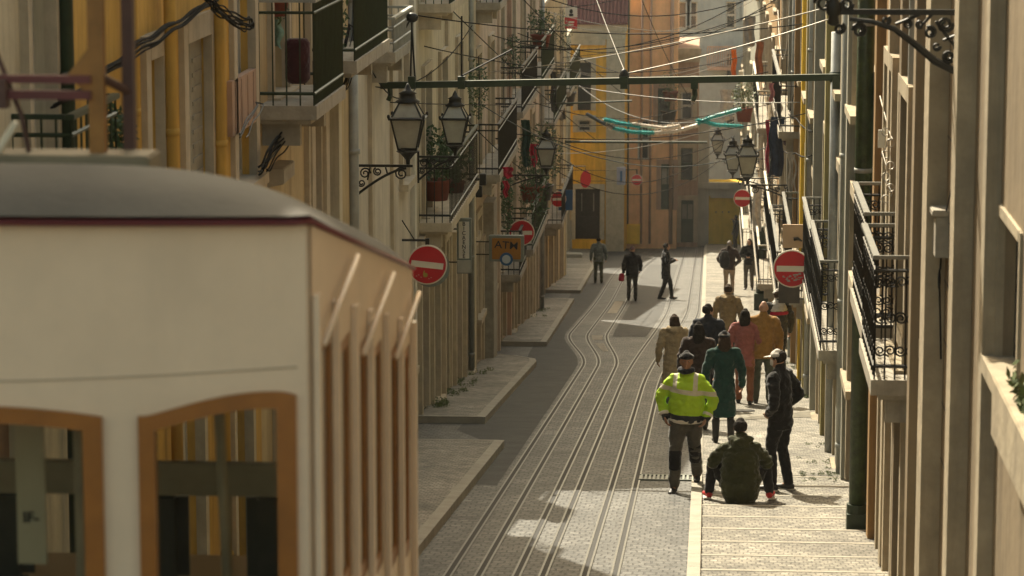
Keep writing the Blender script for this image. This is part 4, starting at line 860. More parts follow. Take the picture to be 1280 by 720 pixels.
c = P(732, 224, 125); t = thing('red_lantern', 'plain red oval board hanging in front of the dark end door', 'sign', c); k = MB(); k.lathe([(.001, -.03), (.26, -.03), (.28, 0), (.26, .03), (.001, .03)], 28, Matrix.Translation(c) @ Matrix.Rotation(R(38), 4, 'Z') @ Matrix.Diagonal((1, 1, 1.3, 1)) @ Matrix.Rotation(R(90), 4, 'X')); k.build('board', 'red', t); k = MB(); k.tube([c + Vector((0, 0, .36)), c + Vector((0, 0, .55)), Vector((-6.9, 125, c.z + .55))], .02, 5); k.build('hanger', 'iron', t)
def board(name, px0, px1, py0, py1, Y, mat, lab, cat, xw, th=.05):
    a, b = P(px0, py1, Y), P(px1, py0, Y); t = thing(name, lab, cat, ((a.x + b.x) / 2, Y, a.z)); k = MB(); k.box(a.x, b.x, Y, Y + th, a.z, b.z); k.build('board', mat, t, bevel=.004)
    k = MB()
    for zz in (a.z + (b.z - a.z) * .2, a.z + (b.z - a.z) * .8): k.tube([((a.x + b.x) / 2, Y + th * .5, zz), (xw, Y + th * .5, zz)], .012, 5)
    k.build('bracket', 'iron', t); return t, a, b
t, a, b = board('vertical_sign', 571, 589, 273, 342, 50.0, 'signg', 'narrow upright house sign with dark letters running down a pale strip', 'sign', -4.6, .08)
k = MB(); w = b.x - a.x; zt_ = P(580, 277, 50).z; zm = P(580, 323, 50).z; k.box(a.x + .035, b.x - .035, 49.985, 49.998, zm, zt_); k.build('letter_strip', 'signw', t)
k = MB(); k.box(a.x + .01, b.x - .01, 49.985, 49.998, a.z + .02, zm - .03); k.build('blank_panel', mk('pale_grey_panel', (.42, .40, .33), .5, (5, .1)), t)
for i, ch in enumerate('BICAENSE'): text('letter', ch, .095, 'black', t, Matrix.Translation(((a.x + b.x) / 2, 49.98, zt_ - (zt_ - zm) * (i + .5) / 8)) @ Matrix.Rotation(R(90), 4, 'X'))
t, a, b = board('cash_machine_sign', 615, 651, 298, 324, 58.5, 'amber', 'amber cash machine sign with dark capitals and a blue ring below', 'sign', -4.68, .14)
text('lettering', 'ATM', .21, 'black', t, Matrix.Translation(((a.x + b.x) / 2, 58.49, a.z + (b.z - a.z) * .66)) @ Matrix.Rotation(R(4), 4, 'Y') @ Matrix.Rotation(R(90), 4, 'X'), stretch=1.1)
k = MB(); cc = P(633, 324, 58.47); k.lathe([(.001, -.01), (.13, -.01), (.13, .01), (.001, .01)], 24, Matrix.Translation(cc) @ Matrix.Rotation(R(90), 4, 'X')); rg = k.build('ring', 'blue', t)
k = MB(); k.lathe([(.001, -.02), (.085, -.02), (.085, .014), (.001, .014)], 24, Matrix.Translation(cc + Vector((0, -.002, 0))) @ Matrix.Rotation(R(90), 4, 'X')); k.build('ring_centre', mk('pale_blue', (.42, .48, .52), .4), rg)
k = MB(); k.box(a.x - .06, b.x + .06, 58.52, 58.66, a.z - .05, b.z + .05); k.build('casing', 'signg', t, bevel=.01)
t, a, b = board('brown_board', 978, 1013, 281, 310, 49.5, mk('tan_board', (.42, .29, .19), .7, (3, .1)), 'blank tan board with a dark fitting on the right houses, behind the scratched sign', 'sign', 1.85)
k = MB(); c = P(992, 299, 49.45); k.tube([c, c + Vector((.07, 0, .01)), c + Vector((.14, 0, -.03))], [.03, .026, .012], 6); k.build('fitting', 'iron', t)
t, a, b = board('hanging_board', 973, 1000, 352, 379, 49.0, 'woodd', 'dark square board hanging just below the scratched red sign', 'sign', 1.85)
t, a, b = board('street_plate', 771, 782, 209, 231, 140, mk('blue_white_plate', (.30, .30, .38), .5), 'small pale blue upright plate near the tiny far sign', 'sign', -6.9); k = MB(); cx = (a.x + b.x) / 2; k.box(cx - .05, cx + .05, 139.98, 139.995, a.z + .12, b.z - .18); k.build('mark', 'blue', t)
# hanging poster with a red foot
c = P(714, 21, 100); t = thing('hanging_poster', 'white and red poster hanging from a cable, upper middle', 'poster', c); w = .20
k = MB(); k.box(c.x - w, c.x + w, 100, 100.02, c.z - .02, c.z + .36); k.build('paper', 'signw', t); k = MB(); k.box(c.x - w - .02, c.x + w, 100.001, 100.021, c.z - .40, c.z - .022); k.build('red_foot', 'red', t)
k = MB(); k.box(c.x - .07, c.x + .07, 99.985, 99.998, c.z + .02, c.z + .1); k.blob((c.x, 99.99, c.z + .18), .06, .008, .075); k.build('portrait', 'black', t)
k = MB(); k.box(c.x - .10, c.x + .10, 99.985, 99.999, c.z - .2, c.z - .15); k.box(c.x - .08, c.x + .08, 99.985, 99.999, c.z - .28, c.z - .24); k.build('lettering', 'signw', t)
k = MB(); k.tube([c + Vector((0, 0, .36)), c + Vector((0, 0, 1.4))], .01, 4); k.build('cord', 'cable', t)
# ------------------------------------------------------------------ people
M['skin'] = mk('skin', (.42, .24, .16), .55, (30, .08), spec=.4); M['skind'] = mk('tanned_skin', (.30, .155, .09), .55, (30, .1), spec=.4)
def cloth(name, c): return mk('cloth_' + name, c, (.88), (7, .30), (16, .9), spec=.12, sheen=.3)
M['hairk'] = mk('dark_hair', (.016, .012, .009), .85, (40, .5), (45, .8), spec=.15); M['hairb'] = mk('brown_hair', (.045, .026, .014), .8, (40, .5), (45, .8), spec=.2); M['hairg'] = mk('grey_hair', (.26, .23, .19), .6, (60, .3))
def hivis():
    m = bpy.data.materials.new('hi_vis_fabric'); m.use_nodes = True; N = m.node_tree.nodes; L = m.node_tree.links; b = N['Principled BSDF']; b.inputs['Roughness'].default_value = .7
    tc = N.new('ShaderNodeTexCoord'); sp = N.new('ShaderNodeSeparateXYZ'); L.new(tc.outputs['Object'], sp.inputs[0])
    n = N.new('ShaderNodeTexNoise'); n.inputs['Scale'].default_value = 10; L.new(tc.outputs['Object'], n.inputs['Vector'])
    def math_(op, a, b_, c=None):
        q = N.new('ShaderNodeMath'); q.operation = op
        for i, v in enumerate((a, b_, c)):
            if v is None: continue
            if isinstance(v, (int, float)): q.inputs[i].default_value = v
            else: L.new(v, q.inputs[i])
        return q.outputs[0]
    def band(v, c, w): return math_('LESS_THAN', math_('ABSOLUTE', math_('SUBTRACT', v, c), 0), w)
    x, z = sp.outputs[0], sp.outputs[2]; ax = math_('ABSOLUTE', x, 0)
    zt = math_('MULTIPLY_ADD', x, -.12, z); strip = math_('MAXIMUM', band(zt, 1.275, .030), math_('MULTIPLY', band(ax, .125, .026), math_('GREATER_THAN', z, 1.275)))
    dark = math_('LESS_THAN', math_('MULTIPLY_ADD', x, -.06, z), .985)
    c1 = N.new('ShaderNodeMix'); c1.data_type = 'RGBA'; c1.inputs[6].default_value = (.36, .58, .012, 1); c1.inputs[7].default_value = (.46, .70, .02, 1); L.new(n.outputs[0], c1.inputs[0])
    c2 = N.new('ShaderNodeMix'); c2.data_type = 'RGBA'; c2.inputs[7].default_value = (.62, .58, .44, 1); L.new(strip, c2.inputs[0]); L.new(c1.outputs[2], c2.inputs[6])
    c3 = N.new('ShaderNodeMix'); c3.data_type = 'RGBA'; c3.inputs[7].default_value = (.018, .02, .026, 1); L.new(dark, c3.inputs[0]); L.new(c2.outputs[2], c3.inputs[6])
    L.new(c3.outputs[2], b.inputs['Base Color'])
    nb = N.new('ShaderNodeTexNoise'); nb.inputs['Scale'].default_value = 14; nb.inputs['Detail'].default_value = 3; L.new(tc.outputs['Object'], nb.inputs['Vector'])
    bp = N.new('ShaderNodeBump'); bp.inputs['Strength'].default_value = .6; bp.inputs['Distance'].default_value = .04; L.new(nb.outputs[0], bp.inputs['Height']); L.new(bp.outputs[0], b.inputs['Normal'])
    return m
M['hivis'] = hivis()
def loft(mb, pts, rad, n=14, ref=(1, 0, 0), sub=3, ends=(1, 1)):
    pts = [Vector(p) for p in pts]; rad = [(r, r) if isinstance(r, (int, float)) else r for r in rad]
    P_, R_ = [], []
    m = len(pts)
    for i in range(m - 1):
        p0, p1, p2, p3 = pts[max(i - 1, 0)], pts[i], pts[i + 1], pts[min(i + 2, m - 1)]
        for k in range(sub):
            t = k / sub; P_.append(.5 * ((2 * p1) + (p2 - p0) * t + (2 * p0 - 5 * p1 + 4 * p2 - p3) * t * t + (3 * p1 - p0 - 3 * p2 + p3) * t ** 3))
            R_.append(tuple(a + (b - a) * t for a, b in zip(rad[i], rad[i + 1])))
    P_.append(pts[-1]); R_.append(rad[-1])
    t0 = (P_[0] - P_[1]).normalized(); t1 = (P_[-1] - P_[-2]).normalized()
    def capp(p, t, r, k): a = min(r) * k; return [(p + t * a * .5, (r[0] * .86, r[1] * .86)), (p + t * a * .85, (r[0] * .52, r[1] * .52)), (p + t * a * .98, (r[0] * .1, r[1] * .1))]
    seq = list(reversed(capp(P_[0], t0, R_[0], ends[0]))) + list(zip(P_, R_)) + capp(P_[-1], t1, R_[-1], ends[1])
    ref = Vector(ref); vs = []; fs = []
    for i, (p, r) in enumerate(seq):
        t = (seq[min(i + 1, len(seq) - 1)][0] - seq[max(i - 1, 0)][0]).normalized()
        a = ref - t * ref.dot(t)
        if a.length < .05: a = Vector((0, 1, 0)) - t * t.y
        a.normalize(); b = t.cross(a)
        for k in range(n): an = 2 * math.pi * k / n; vs.append(p + a * math.cos(an) * r[0] + b * math.sin(an) * r[1])
    q = len(seq)
    for i in range(q - 1):
        for k in range(n): fs.append((i * n + k, i * n + (k + 1) % n, (i + 1) * n + (k + 1) % n, (i + 1) * n + k))
    fs += [tuple(range(n - 1, -1, -1)), tuple((q - 1) * n + k for k in range(n))]
    mb.add(vs, fs)
TMP = bpy.data.scenes.new('workbench'); TMPV = TMP.view_layers[0]      # a scratch scene for melting shapes together, removed at the end
OLD = []; TMPO = [bpy.data.objects.new('scratch', bpy.data.meshes.new('scratch'))]; TMP.collection.objects.link(TMPO[0]); OLD.append(TMPO[0].data)
_r = TMPO[0].modifiers.new('r', 'REMESH'); _r.mode = 'VOXEL'; _r.use_smooth_shade = True; _s = TMPO[0].modifiers.new('s', 'SMOOTH'); _s.factor = .5
def melt(name, mb, mat, parent, vox=.014, crease=0, smooth_it=4, seed=0):
    me = bpy.data.meshes.new(name); me.from_pydata(mb.v, [], mb.f); me.update()
    bm = bmesh.new(); bm.from_mesh(me); bmesh.ops.recalc_face_normals(bm, faces=bm.faces); bm.to_mesh(me); bm.free()
    OLD.append(me); o = TMPO[0]; o.data = me; r, s = o.modifiers; r.voxel_size = vox; s.iterations = smooth_it
    TMPV.update(); dg = TMPV.depsgraph; dg.update(); nm = bpy.data.meshes.new_from_object(o.evaluated_get(dg)); nm.name = name
    if crease:
        co = []
        for v in nm.vertices:
            p = v.co; w = mnoise.noise(Vector((p.x * 7 + seed, p.y * 7, p.z * 16))) + .6 * mnoise.noise(Vector((p.x * 15, p.y * 15 + seed, p.z * 26)))
            co += list(p + v.normal * (w * crease))
        nm.vertices.foreach_set('co', co)
    nm.materials.clear(); nm.materials.append(M[mat] if isinstance(mat, str) else mat)
    nm.polygons.foreach_set('use_smooth', [True] * len(nm.polygons))
    o = bpy.data.objects.new(name, nm); COL.objects.link(o); o.parent = parent
    return o
def person(label, X, Y, face, H=1.74, stand=True, **k):
    """face: degrees, 0 = looking down the street away from the camera, 90 = to the left, 180 = towards the camera"""
    z0 = gz(X, Y); root = thing('person', label, 'person', (X, Y, z0)); root.rotation_euler = (0, 0, R(face)); sc = H / 1.75; root.scale = (sc, sc, sc)
    vox = k.get('vox', .015); sd = k.get('seed', int(X * 100) % 17)
    rot = Matrix.Rotation(R(face), 3, 'Z')
    def gl(x, y): w = rot @ Vector((x, y, 0)) * sc; return (gz(X + w.x, Y + w.y) - z0) / sc if abs(w.y) > 0 else 0
    V = Vector
    if k.get('sit'):
        pel = V((0, -.05, .13)); J = dict(hipL=V((-.10, .0, .14)), hipR=V((.10, .0, .14)), kneeL=V((-.31, .20, .45)), kneeR=V((.31, .20, .45)), ankL=V((-.36, .17, .09)), ankR=V((.36, .17, .09)),
                 waist=V((0, -.08, .32)), chest=V((0, -.05, .55)), shL=V((-.175, .0, .66)), shR=V((.175, .0, .66)), neck=V((0, .03, .76)), head=V((0, .07, .90)),
                 elL=V((-.325, .07, .46)), elR=V((.325, .07, .46)), haL=V((-.22, .32, .47)), haR=V((.22, .32, .47)))
    else:
        st = k.get('stride', 0); le = k.get('lean', 0); sw = k.get('sway', 0)
        fl = k.get('feetL', (-.11, st)); fr = k.get('feetR', (.11, -st))
        kb = k.get('kneeb', .02)
        def leg(hx, f):
            a = V((f[0], f[1], .085 + gl(*f[:2]) + (f[2] if len(f) > 2 else 0))); h = V((hx, 0, .92 - abs(st) * .12)); kn = h.lerp(a, .5) + V((0, .03 + kb + abs(st) * .15, .02)); return h, kn, a
        hL, kL, aL = leg(-.095 + sw * .3, fl); hR, kR, aR = leg(.095 + sw * .3, fr)
        dz = -abs(st) * .12
        up = lambda z, y=0, x=0: V((x + sw * (z - .9) * 0 + sw, y + le * (z - .9), z + dz))
        J = dict(hipL=hL, hipR=hR, kneeL=kL, kneeR=kR, ankL=aL, ankR=aR, waist=up(1.10), chest=up(1.32), shL=up(k.get('shz', 1.44), 0, -k.get('shw', .185)), shR=up(k.get('shz', 1.44), 0, k.get('shw', .185)), neck=up(1.50), head=up(1.64, .02))
        pel = up(.95)
        A = dict(hang=lambda s: (up(1.16, -.03, s * .27), up(.92, .05, s * .28)), pocketw=lambda s: (up(1.15, -.05, s * .325), up(.95, .06, s * .255)), pocket=lambda s: (up(1.15, -.08, s * .33), up(.98, .06, s * .20)), swingf=lambda s: (up(1.17, .04, s * .27), up(.97, .20, s * .25)),
                 swingb=lambda s: (up(1.17, -.14, s * .27), up(.93, -.18, s * .28)), fold=lambda s: (up(1.17, -.02, s * .29), up(1.14, .2, s * .06)), hold=lambda s: (up(1.17, -.02, s * .27), up(1.22, .24, s * .12)), face=lambda s: (up(1.2, .1, s * .27), up(1.46, .2, s * .12)))
        J['elL'], J['haL'] = A[k.get('armL', 'hang')](-1); J['elR'], J['haR'] = A[k.get('armR', 'hang')](1)
    tw = k.get('turn', 0); hd = J['head']; hrot = Matrix.Rotation(R(tw), 3, 'Z') @ Matrix.Rotation(R(k.get('nod', 0)), 3, 'X')
    hp = lambda x, y, z: hd + hrot @ V((x * .97, y * .95, z * .86 - .012))
    # body: one continuous mesh
    b = MB()
    loft(b, [pel + V((0, 0, -.06)), pel, J['waist'], J['chest'], J['neck'] - V((0, 0, .05))], [(.13, .09), (.145, .10), (.12, .085), (.15, .10), (.07, .06)])
    loft(b, [J['shL'], (J['shL'] + J['shR']) / 2 + V((0, 0, .01)), J['shR']], [.05, .06, .05], ref=(0, 1, 0))
    loft(b, [J['neck'] - V((0, 0, .04)), hd - V((0, 0, .05))], [.055, .052])
    loft(b, [hp(0, .025, -.095), hp(0, .018, -.05), hp(0, .0, .01), hp(0, -.012, .06), hp(0, -.012, .085)], [(.038, .045), (.060, .072), (.073, .092), (.070, .088), (.05, .062)], ref=hrot @ V((1, 0, 0)))
    if k.get('face', True):
        loft(b, [hp(0, .088, .022), hp(0, .107, -.012), hp(0, .100, -.026)], [.010, .014, .013], n=8); loft(b, [hp(-.022, .087, -.055), hp(0, .094, -.053), hp(.022, .087, -.055)], [.007, .010, .007], n=8, ref=(0, 0, 1))
        loft(b, [hp(-.045, .078, .036), hp(0, .090, .034), hp(.045, .078, .036)], [.008, .010, .008], n=8, ref=(0, 0, 1)); loft(b, [hp(0, .068, -.10), hp(0, .075, -.085)], [.020, .022], n=8)
    for s in (-1, 1): loft(b, [hp(s * .075, -.01, .02), hp(s * .078, -.006, -.03)], [(.010, .022), (.008, .014)], n=8)
    for S, s in (('L', -1), ('R', 1)):
        sh, el, ha = J['sh' + S], J['el' + S], J['ha' + S]; loft(b, [sh, sh.lerp(el, .5), el, el.lerp(ha, .5), ha], [.05, .045, .038, .036, .026])
        d = (ha - el).normalized(); side = d.cross(V((0, 1, 0))); side = V((0, 1, 0)) if side.length < .2 else d.cross(side).normalized()
        if side.y < 0: side = -side
        pal = ha + d * .085; loft(b, [ha, ha + d * .045, pal], [(.024, .020), (.040, .017), (.040, .016)], n=10, ref=side)
        nrm = d.cross(side).normalized(); nrm = nrm if nrm.x * s < 0 else -nrm
        for q, (off, ln) in enumerate(((.032, .066), (.011, .078), (-.011, .073), (-.031, .056))):
            p0 = pal - d * .02 + side * off; loft(b, [p0, p0 + d * ln * .55 + nrm * .008, p0 + d * ln * .9 + nrm * .03, p0 + d * ln + nrm * .048], [.0105, .010, .009, .008], n=7, sub=2)
        p0 = ha + d * .03 + side * .03; loft(b, [p0, p0 + side * .028 + d * .03 + nrm * .01, p0 + side * .03 + d * .062 + nrm * .02], [.014, .011, .009], n=7, sub=2)
        hi, kn, an = J['hip' + S], J['knee' + S], J['ank' + S]; loft(b, [hi, hi.lerp(kn, .5), kn, kn.lerp(an, .4), an], [.075, .065, .048, .045, .034]); loft(b, [an, an + V((0, .06, -.04))], [.034, .03])
    melt('body', b, k.get('skin', 'skin'), root, .011 if k.get('near') else .014, smooth_it=2)
    if k.get('eyes'):
        for s in (-1, 1): e = MB(); e.blob(hp(s * .031, .080, .018), .012, .008, .008); e2 = e.build('eye', mk('eye_white', (.5, .48, .44), .2), root, True); e2.parent = root; e2.matrix_parent_inverse = Matrix(); p_ = MB(); p_.blob(hp(s * .031, .0865, .018), .006, .004, .006); p3 = p_.build('pupil', 'black', e2, True); p3.parent = e2; p3.matrix_parent_inverse = Matrix()
    # trousers
    t = MB(); tr_ = k.get('legr', 1.0)
    if k.get('skirt') is None:
        for S in 'LR':
            hi, kn, an = J['hip' + S], J['knee' + S], J['ank' + S]; loft(t, [hi + V((0, 0, .05)), hi.lerp(kn, .5), kn, kn.lerp(an, .5), an + V((0, -.005, .01))], [(.102 * tr_, .112 * tr_), (.092 * tr_, .098 * tr_), (.070 * tr_, .074 * tr_), (.066 * tr_, .068 * tr_), (.060 * tr_, .066 * tr_)])
        loft(t, [pel + V((0, 0, -.10)), pel + V((0, 0, .0)), pel + V((0, 0, .09))], [(.135, .115), (.16, .118), (.145, .105)])
        melt('trousers', t, k['trousers'], root, vox, .011, seed=sd)
    else:
        for S in 'LR':
            hi, kn, an = J['hip' + S], J['knee' + S], J['ank' + S]; loft(t, [hi, hi.lerp(kn, .5), kn, kn.lerp(an, .35), an], [.085, .075, .056, .056, .040])
        melt('tights', t, k['trousers'], root, vox, .002, seed=sd)
    for S, s in (('L', -1), ('R', 1)):
        an = J['ank' + S]; g = MB(); o = V((s * .03, 0, 0)) if k.get('sit') else V((s * .012, 0, 0))
        loft(g, [an + V((0, -.055, -.042)), an + V((0, .0, -.04)), an + o + V((0, .09, -.052)), an + o * 1.6 + V((0, .165, -.058))], [(.036, .04), (.042, .046), (.046, .034), (.036, .024)])
        loft(g, [an + V((0, 0, .03)), an + V((0, 0, -.03))], [.044, .044])
        if k.get('boots'): loft(g, [an + V((0, -.005, .26)), an + V((0, -.005, .1)), an], [.064, .055, .05])
        sh_ = melt('shoe', g, k.get('shoes', 'shoe'), root, .010, smooth_it=2)
        if k.get('sole'): q = MB(); q.box(an.x + o.x - .044, an.x + o.x + .044, an.y - .09, an.y + .195, an.z - .087, an.z - .066); q = q.build('sole', k['sole'], sh_, bevel=.008); q.parent = sh_; q.matrix_parent_inverse = Matrix()
    # jacket or coat
    j = MB(); bulk = k.get('bulk', 1.0); hem = k.get('hem', .88); bx, by = k.get('bx', .178) * bulk, k.get('by', .138) * bulk
    if k.get('sit'):
        loft(j, [V((0, -.10, .08)), V((0, -.10, .2)), J['waist'], J['chest'], (J['shL'] + J['shR']) / 2 + V((0, -.01, .0)), J['neck'] - V((0, 0, .03))], [(.21, .16), (.25, .185), (.235, .17), (.225, .155), (.175, .12), (.09, .08)])
    else:
        zz = [hem, (hem + .98) / 2, 1.10, 1.30, 1.41, 1.475]; fl_ = k.get('flare', 1.0)
        w_ = [(bx * .98 * fl_, by * 1.05 * fl_), (bx * 1.0 * (fl_ + 1) / 2, by * 1.03), (bx * k.get('waist', .95), by * .98), (bx * 1.04, by), (bx * .92, by * .82), (bx * .42, by * .55)]
        loft(j, [up(z) for z in zz], w_, n=18, ends=(.08, 1))
    ar = k.get('armr', 1.0)
    loft(j, [J['shL'] + V((.02, 0, -.03)), (J['shL'] + J['shR']) / 2 + V((0, 0, .02)), J['shR'] + V((-.02, 0, -.03))], [.075 * ar, .08, .075 * ar], ref=(0, 1, 0))
    for S in 'LR':
        sh, el, ha = J['sh' + S], J['el' + S], J['ha' + S]; w = ha - (ha - el).normalized() * (-.005 if k.get('sleeve', 1) else .05); loft(j, [sh - V((0, 0, .02)), sh.lerp(el, .5), el, el.lerp(w, .55), w], [.084 * ar, .078 * ar, .070 * ar, .062 * ar, .052 * ar])
    if k.get('hood'): loft(j, [J['neck'] + V((-.10, -.05, .0)), J['neck'] + V((0, -.115, -.03)), J['neck'] + V((.10, -.05, .0))], [(.05, .06), (.07, .085), (.05, .06)], ref=(0, 0, 1))
    if k.get('collar', True): loft(j, [J['neck'] - V((0, 0, .04)), J['neck'] + V((0, -.005, .025))], [(.09, .085), (.078, .078)])
    jk = melt(k.get('jname', 'jacket'), j, k['jacket'], root, vox, k.get('crease', .015), seed=sd + 5)
    # hair, hats
    hr = k.get('hair')
    if hr:
        g = MB(); ln = k.get('hairlen', 0)
        loft(g, [hp(0, -.035, -.03), hp(0, -.022, .03), hp(0, -.012, .072), hp(0, -.008, .092)], [(.074, .078), (.087, .098), (.078, .092), (.052, .062)], ref=hrot @ V((1, 0, 0)), ends=(.3, .9))
        if ln: loft(g, [hp(0, -.02, .03), hp(0, -.075, -.05), hp(0, -.095, -.12), hp(0, -.10, -.12 - ln)], [(.088, .07), (.098, .055), (.105, .045), (.07, .03)], n=16, ref=hrot @ V((1, 0, 0)))
        melt('hair', g, hr, root, .012, .004, 2, seed=sd)
    if k.get('beard'):
        g = MB(); loft(g, [hp(-.066, .03, -.03), hp(-.045, .075, -.075), hp(0, .09, -.095), hp(.045, .075, -.075), hp(.066, .03, -.03)], [.014, .022, .030, .022, .014], n=8, ref=(0, 0, 1)); melt('beard', g, k['beard'], root, .009, .003, 2)
    if k.get('beanie'):
        g = MB(); loft(g, [hp(0, -.008, .05), hp(0, -.010, .07), hp(0, -.016, .10), hp(0, -.022, .125)], [(.090, .105), (.092, .107), (.078, .09), (.04, .05)], ref=hrot @ V((1, 0, 0)), ends=(.1, .8)); loft(g, [hp(0, -.008, .05), hp(0, -.008, .085)], [(.093, .109), (.094, .11)], ref=hrot @ V((1, 0, 0)), ends=(.1, .1)); melt('beanie', g, k['beanie'], root, .011, .003, 2)
    if k.get('cap'):
        g = MB(); loft(g, [hp(0, -.008, .04), hp(0, -.008, .08), hp(0, -.012, .112)], [(.088, .102), (.084, .098), (.05, .06)], ref=hrot @ V((1, 0, 0)), ends=(.1, .6)); c_ = melt('cap', g, k['cap'], root, .010, .002, 2)
        g = MB(); loft(g, [hp(-.045, .10, .038), hp(0, .165, .030), hp(.045, .10, .038)], [(.035, .006), (.045, .006), (.035, .006)], ref=hrot @ V((0, 1, 0))); v_ = melt('peak', g, k.get('peak', k['cap']), c_, .008, 0, 1)
    if k.get('scarf'):
        g = MB(); loft(g, [J['neck'] + V((-.08, .02, .03)), J['neck'] + V((-.03, .09, .02)), J['neck'] + V((.03, .09, .02)), J['neck'] + V((.08, .02, .03)), J['neck'] + V((0, -.07, .03)), J['neck'] + V((-.08, .02, .03))], [.035] * 6, ref=(0, 0, 1)); melt('scarf', g, k['scarf'], root, .012, .005)
    if k.get('mask'):
        g = MB(); loft(g, [hp(-.062, .05, -.045), hp(-.03, .088, -.045), hp(0, .104, -.04), hp(.03, .088, -.045), hp(.062, .05, -.045)], [(.038, .010), (.042, .012), (.045, .012), (.042, .012), (.038, .010)], ref=(0, 0, 1)); melt('face_mask', g, k['mask'], root, .009, 0, 2)
    return root, J, up if not k.get('sit') else None
def pmesh(name, mb, mat, root, bevel=0, smooth=False):
    o = mb.build(name, mat, None, smooth, bevel); o.parent = root; return o
M['shoe'] = mk('black_shoe', (.02, .018, .016), .5, (9, .2)); M['redshoe'] = mk('red_shoe', (.45, .02, .02), .5, (9, .15)); M['wsole'] = mk('white_sole', (.6, .57, .5), .6, (9, .1))
for n_, c in dict(black=(.015, .015, .016), navy=(.02, .023, .032), charcoal=(.045, .043, .038), olive=(.038, .042, .018), greytr=(.085, .078, .062), green=(.017, .055, .045), beige=(.38, .29, .17), camel=(.26, .19, .105), mustard=(.27, .145, .038), pink=(.29, .10, .085), maroon=(.06, .02, .025), brown=(.12, .065, .035), tanp=(.34, .26, .18), rust=(.25, .10, .05), greyblue=(.16, .19, .18), greengrey=(.09, .10, .07), red=(.42, .02, .05), wht=(.62, .58, .52), darkbrown=(.045, .028, .022)).items(): M['c_' + n_] = cloth(n_, c)
def at(px, py, dY=0): g = G(px, py); return g.x, g.y + dY
x, y = at(857, 616)
r, J, up = person('man in a lime yellow high visibility jacket and black beanie, hands in pockets', x, 36.9, 172, 1.80, near=True, jacket='hivis', trousers='c_greytr', armL='pocketw', armR='pocketw', armr=1.0, bulk=1.12, hem=.90, flare=1.0, waist=1.1, by=.155, shw=.165, shz=1.41, beanie='c_black', scarf='c_navy', skin='skind', eyes=True, shoes='shoe', feetL=(-.10, -.26, .07), feetR=(.13, .08), kneeb=.05, legr=1.12, lean=.02, turn=8, crease=.02, vox=.013, collar=False)
for s in (-1, 1):
    ha, el = (J['haL'], J['elL']) if s < 0 else (J['haR'], J['elR']); g = MB(); d = (ha - el).normalized(); loft(g, [ha - d * .06, ha - d * .02], [.070, .066], ends=(.1, .1)); melt('reflective_cuff', g, 'signw', r, .012, .004)
    kn, an = (J['kneeL'], J['ankL']) if s < 0 else (J['kneeR'], J['ankR']); g = MB(); loft(g, [kn + Vector((0, .015, .03)), kn.lerp(an, .5) + Vector((0, .01, 0))], [(.084, .086), (.078, .08)], ends=(.1, .1)); melt('knee_patch', g, 'c_black', r, .013, .005)
g = MB(); loft(g, [up(.925), up(.885)], [(.222, .178), (.212, .170)], ends=(.1, .1)); melt('shirt_hem', g, 'signw', r, .013, .006)
x, y = at(924, 628)
r, J, _ = person('man in olive coat and red shoes seated on the pavement, seen from behind', x, 35.3, 2, 1.76, sit=True, near=True, jacket='c_olive', trousers='c_black', shoes='redshoe', sole='wsole', hair='hairk', hood=True, crease=.024, vox=.013, armr=1.05, jname='coat')
x, y = at(974, 617)
r, J, up = person('man in black wearing a pale cap and a face mask, standing beside the green post', x, 36.6, 62, 1.78, near=True, jacket='c_black', trousers='c_black', cap='c_wht', peak='c_wht', mask='c_wht', hair='hairk', shoes='shoe', sole='wsole', armL='pocket', armR='pocket', hem=.78, feetL=(-.10, .06), feetR=(.12, -.05), eyes=True, lean=.04, crease=.018, vox=.013, nod=-6)
x, y = at(903, 546)
person('woman in a dark green knee length coat and black knitted hat walking away', x, y - 2.2, 3, 1.66, jacket='c_green', jname='coat', hem=.44, flare=1.12, waist=.88, bx=.175, trousers='c_black', skirt=1, boots=True, beanie='c_black', hair='hairb', hairlen=.06, stride=.10, armL='hang', armR='hang', scarf='c_beige')
x, y = at(872, 540)
person('person in a dark maroon brown jacket just behind the high visibility jacket', x, y - .6, 4, 1.68, jacket='c_darkbrown', trousers='c_charcoal', hair='hairk', hairlen=.14, stride=.12, hem=.74, bulk=1.0)
x, y = at(884, 520)
person('man with short dark hair in a navy jacket walking between the beige coats', x, y + .4, -8, 1.78, jacket='c_navy', trousers='c_black', hair='hairk', stride=.14, turn=-45, hem=.76)
x, y = at(842, 512)
person('woman with long brown hair in a cream coat with a fur trimmed hood', x, y, 10, 1.66, jacket='c_beige', jname='coat', hem=.50, flare=1.25, bulk=1.05, trousers='c_greyblue', hair='hairb', hairlen=.22, hood=True, stride=.12)
x, y = at(909, 468)
person('short haired walker in a camel coat ahead of the group', x, y, -10, 1.74, jacket='c_camel', jname='coat', hem=.62, flare=1.08, trousers='c_charcoal', hair='hairb', hood=True, stride=.12)
x, y = at(930, 512)
person('woman with dark wavy hair in a pink coat and rust trousers', x, y, -4, 1.66, jacket='c_pink', hem=.72, trousers='c_rust', hair='hairk', hairlen=.12, stride=.14, bulk=1.05)
x, y = at(953, 512)
person('bald man in a mustard jacket walking beside the woman in pink', x, y, 0, 1.78, jacket='c_mustard', hem=.80, bulk=1.15, trousers='c_greengrey', hair=None, beanie=None, stride=.10, armr=1.05)
x, y = at(971, 480)
r, J, up = person('person by the right wall wearing a dark red banded jacket and pale head scarf', x, y, 20, 1.74, jacket='c_charcoal', hem=.8, trousers='c_black', cap='c_wht', hair='hairb', stride=.05, bulk=1.1)
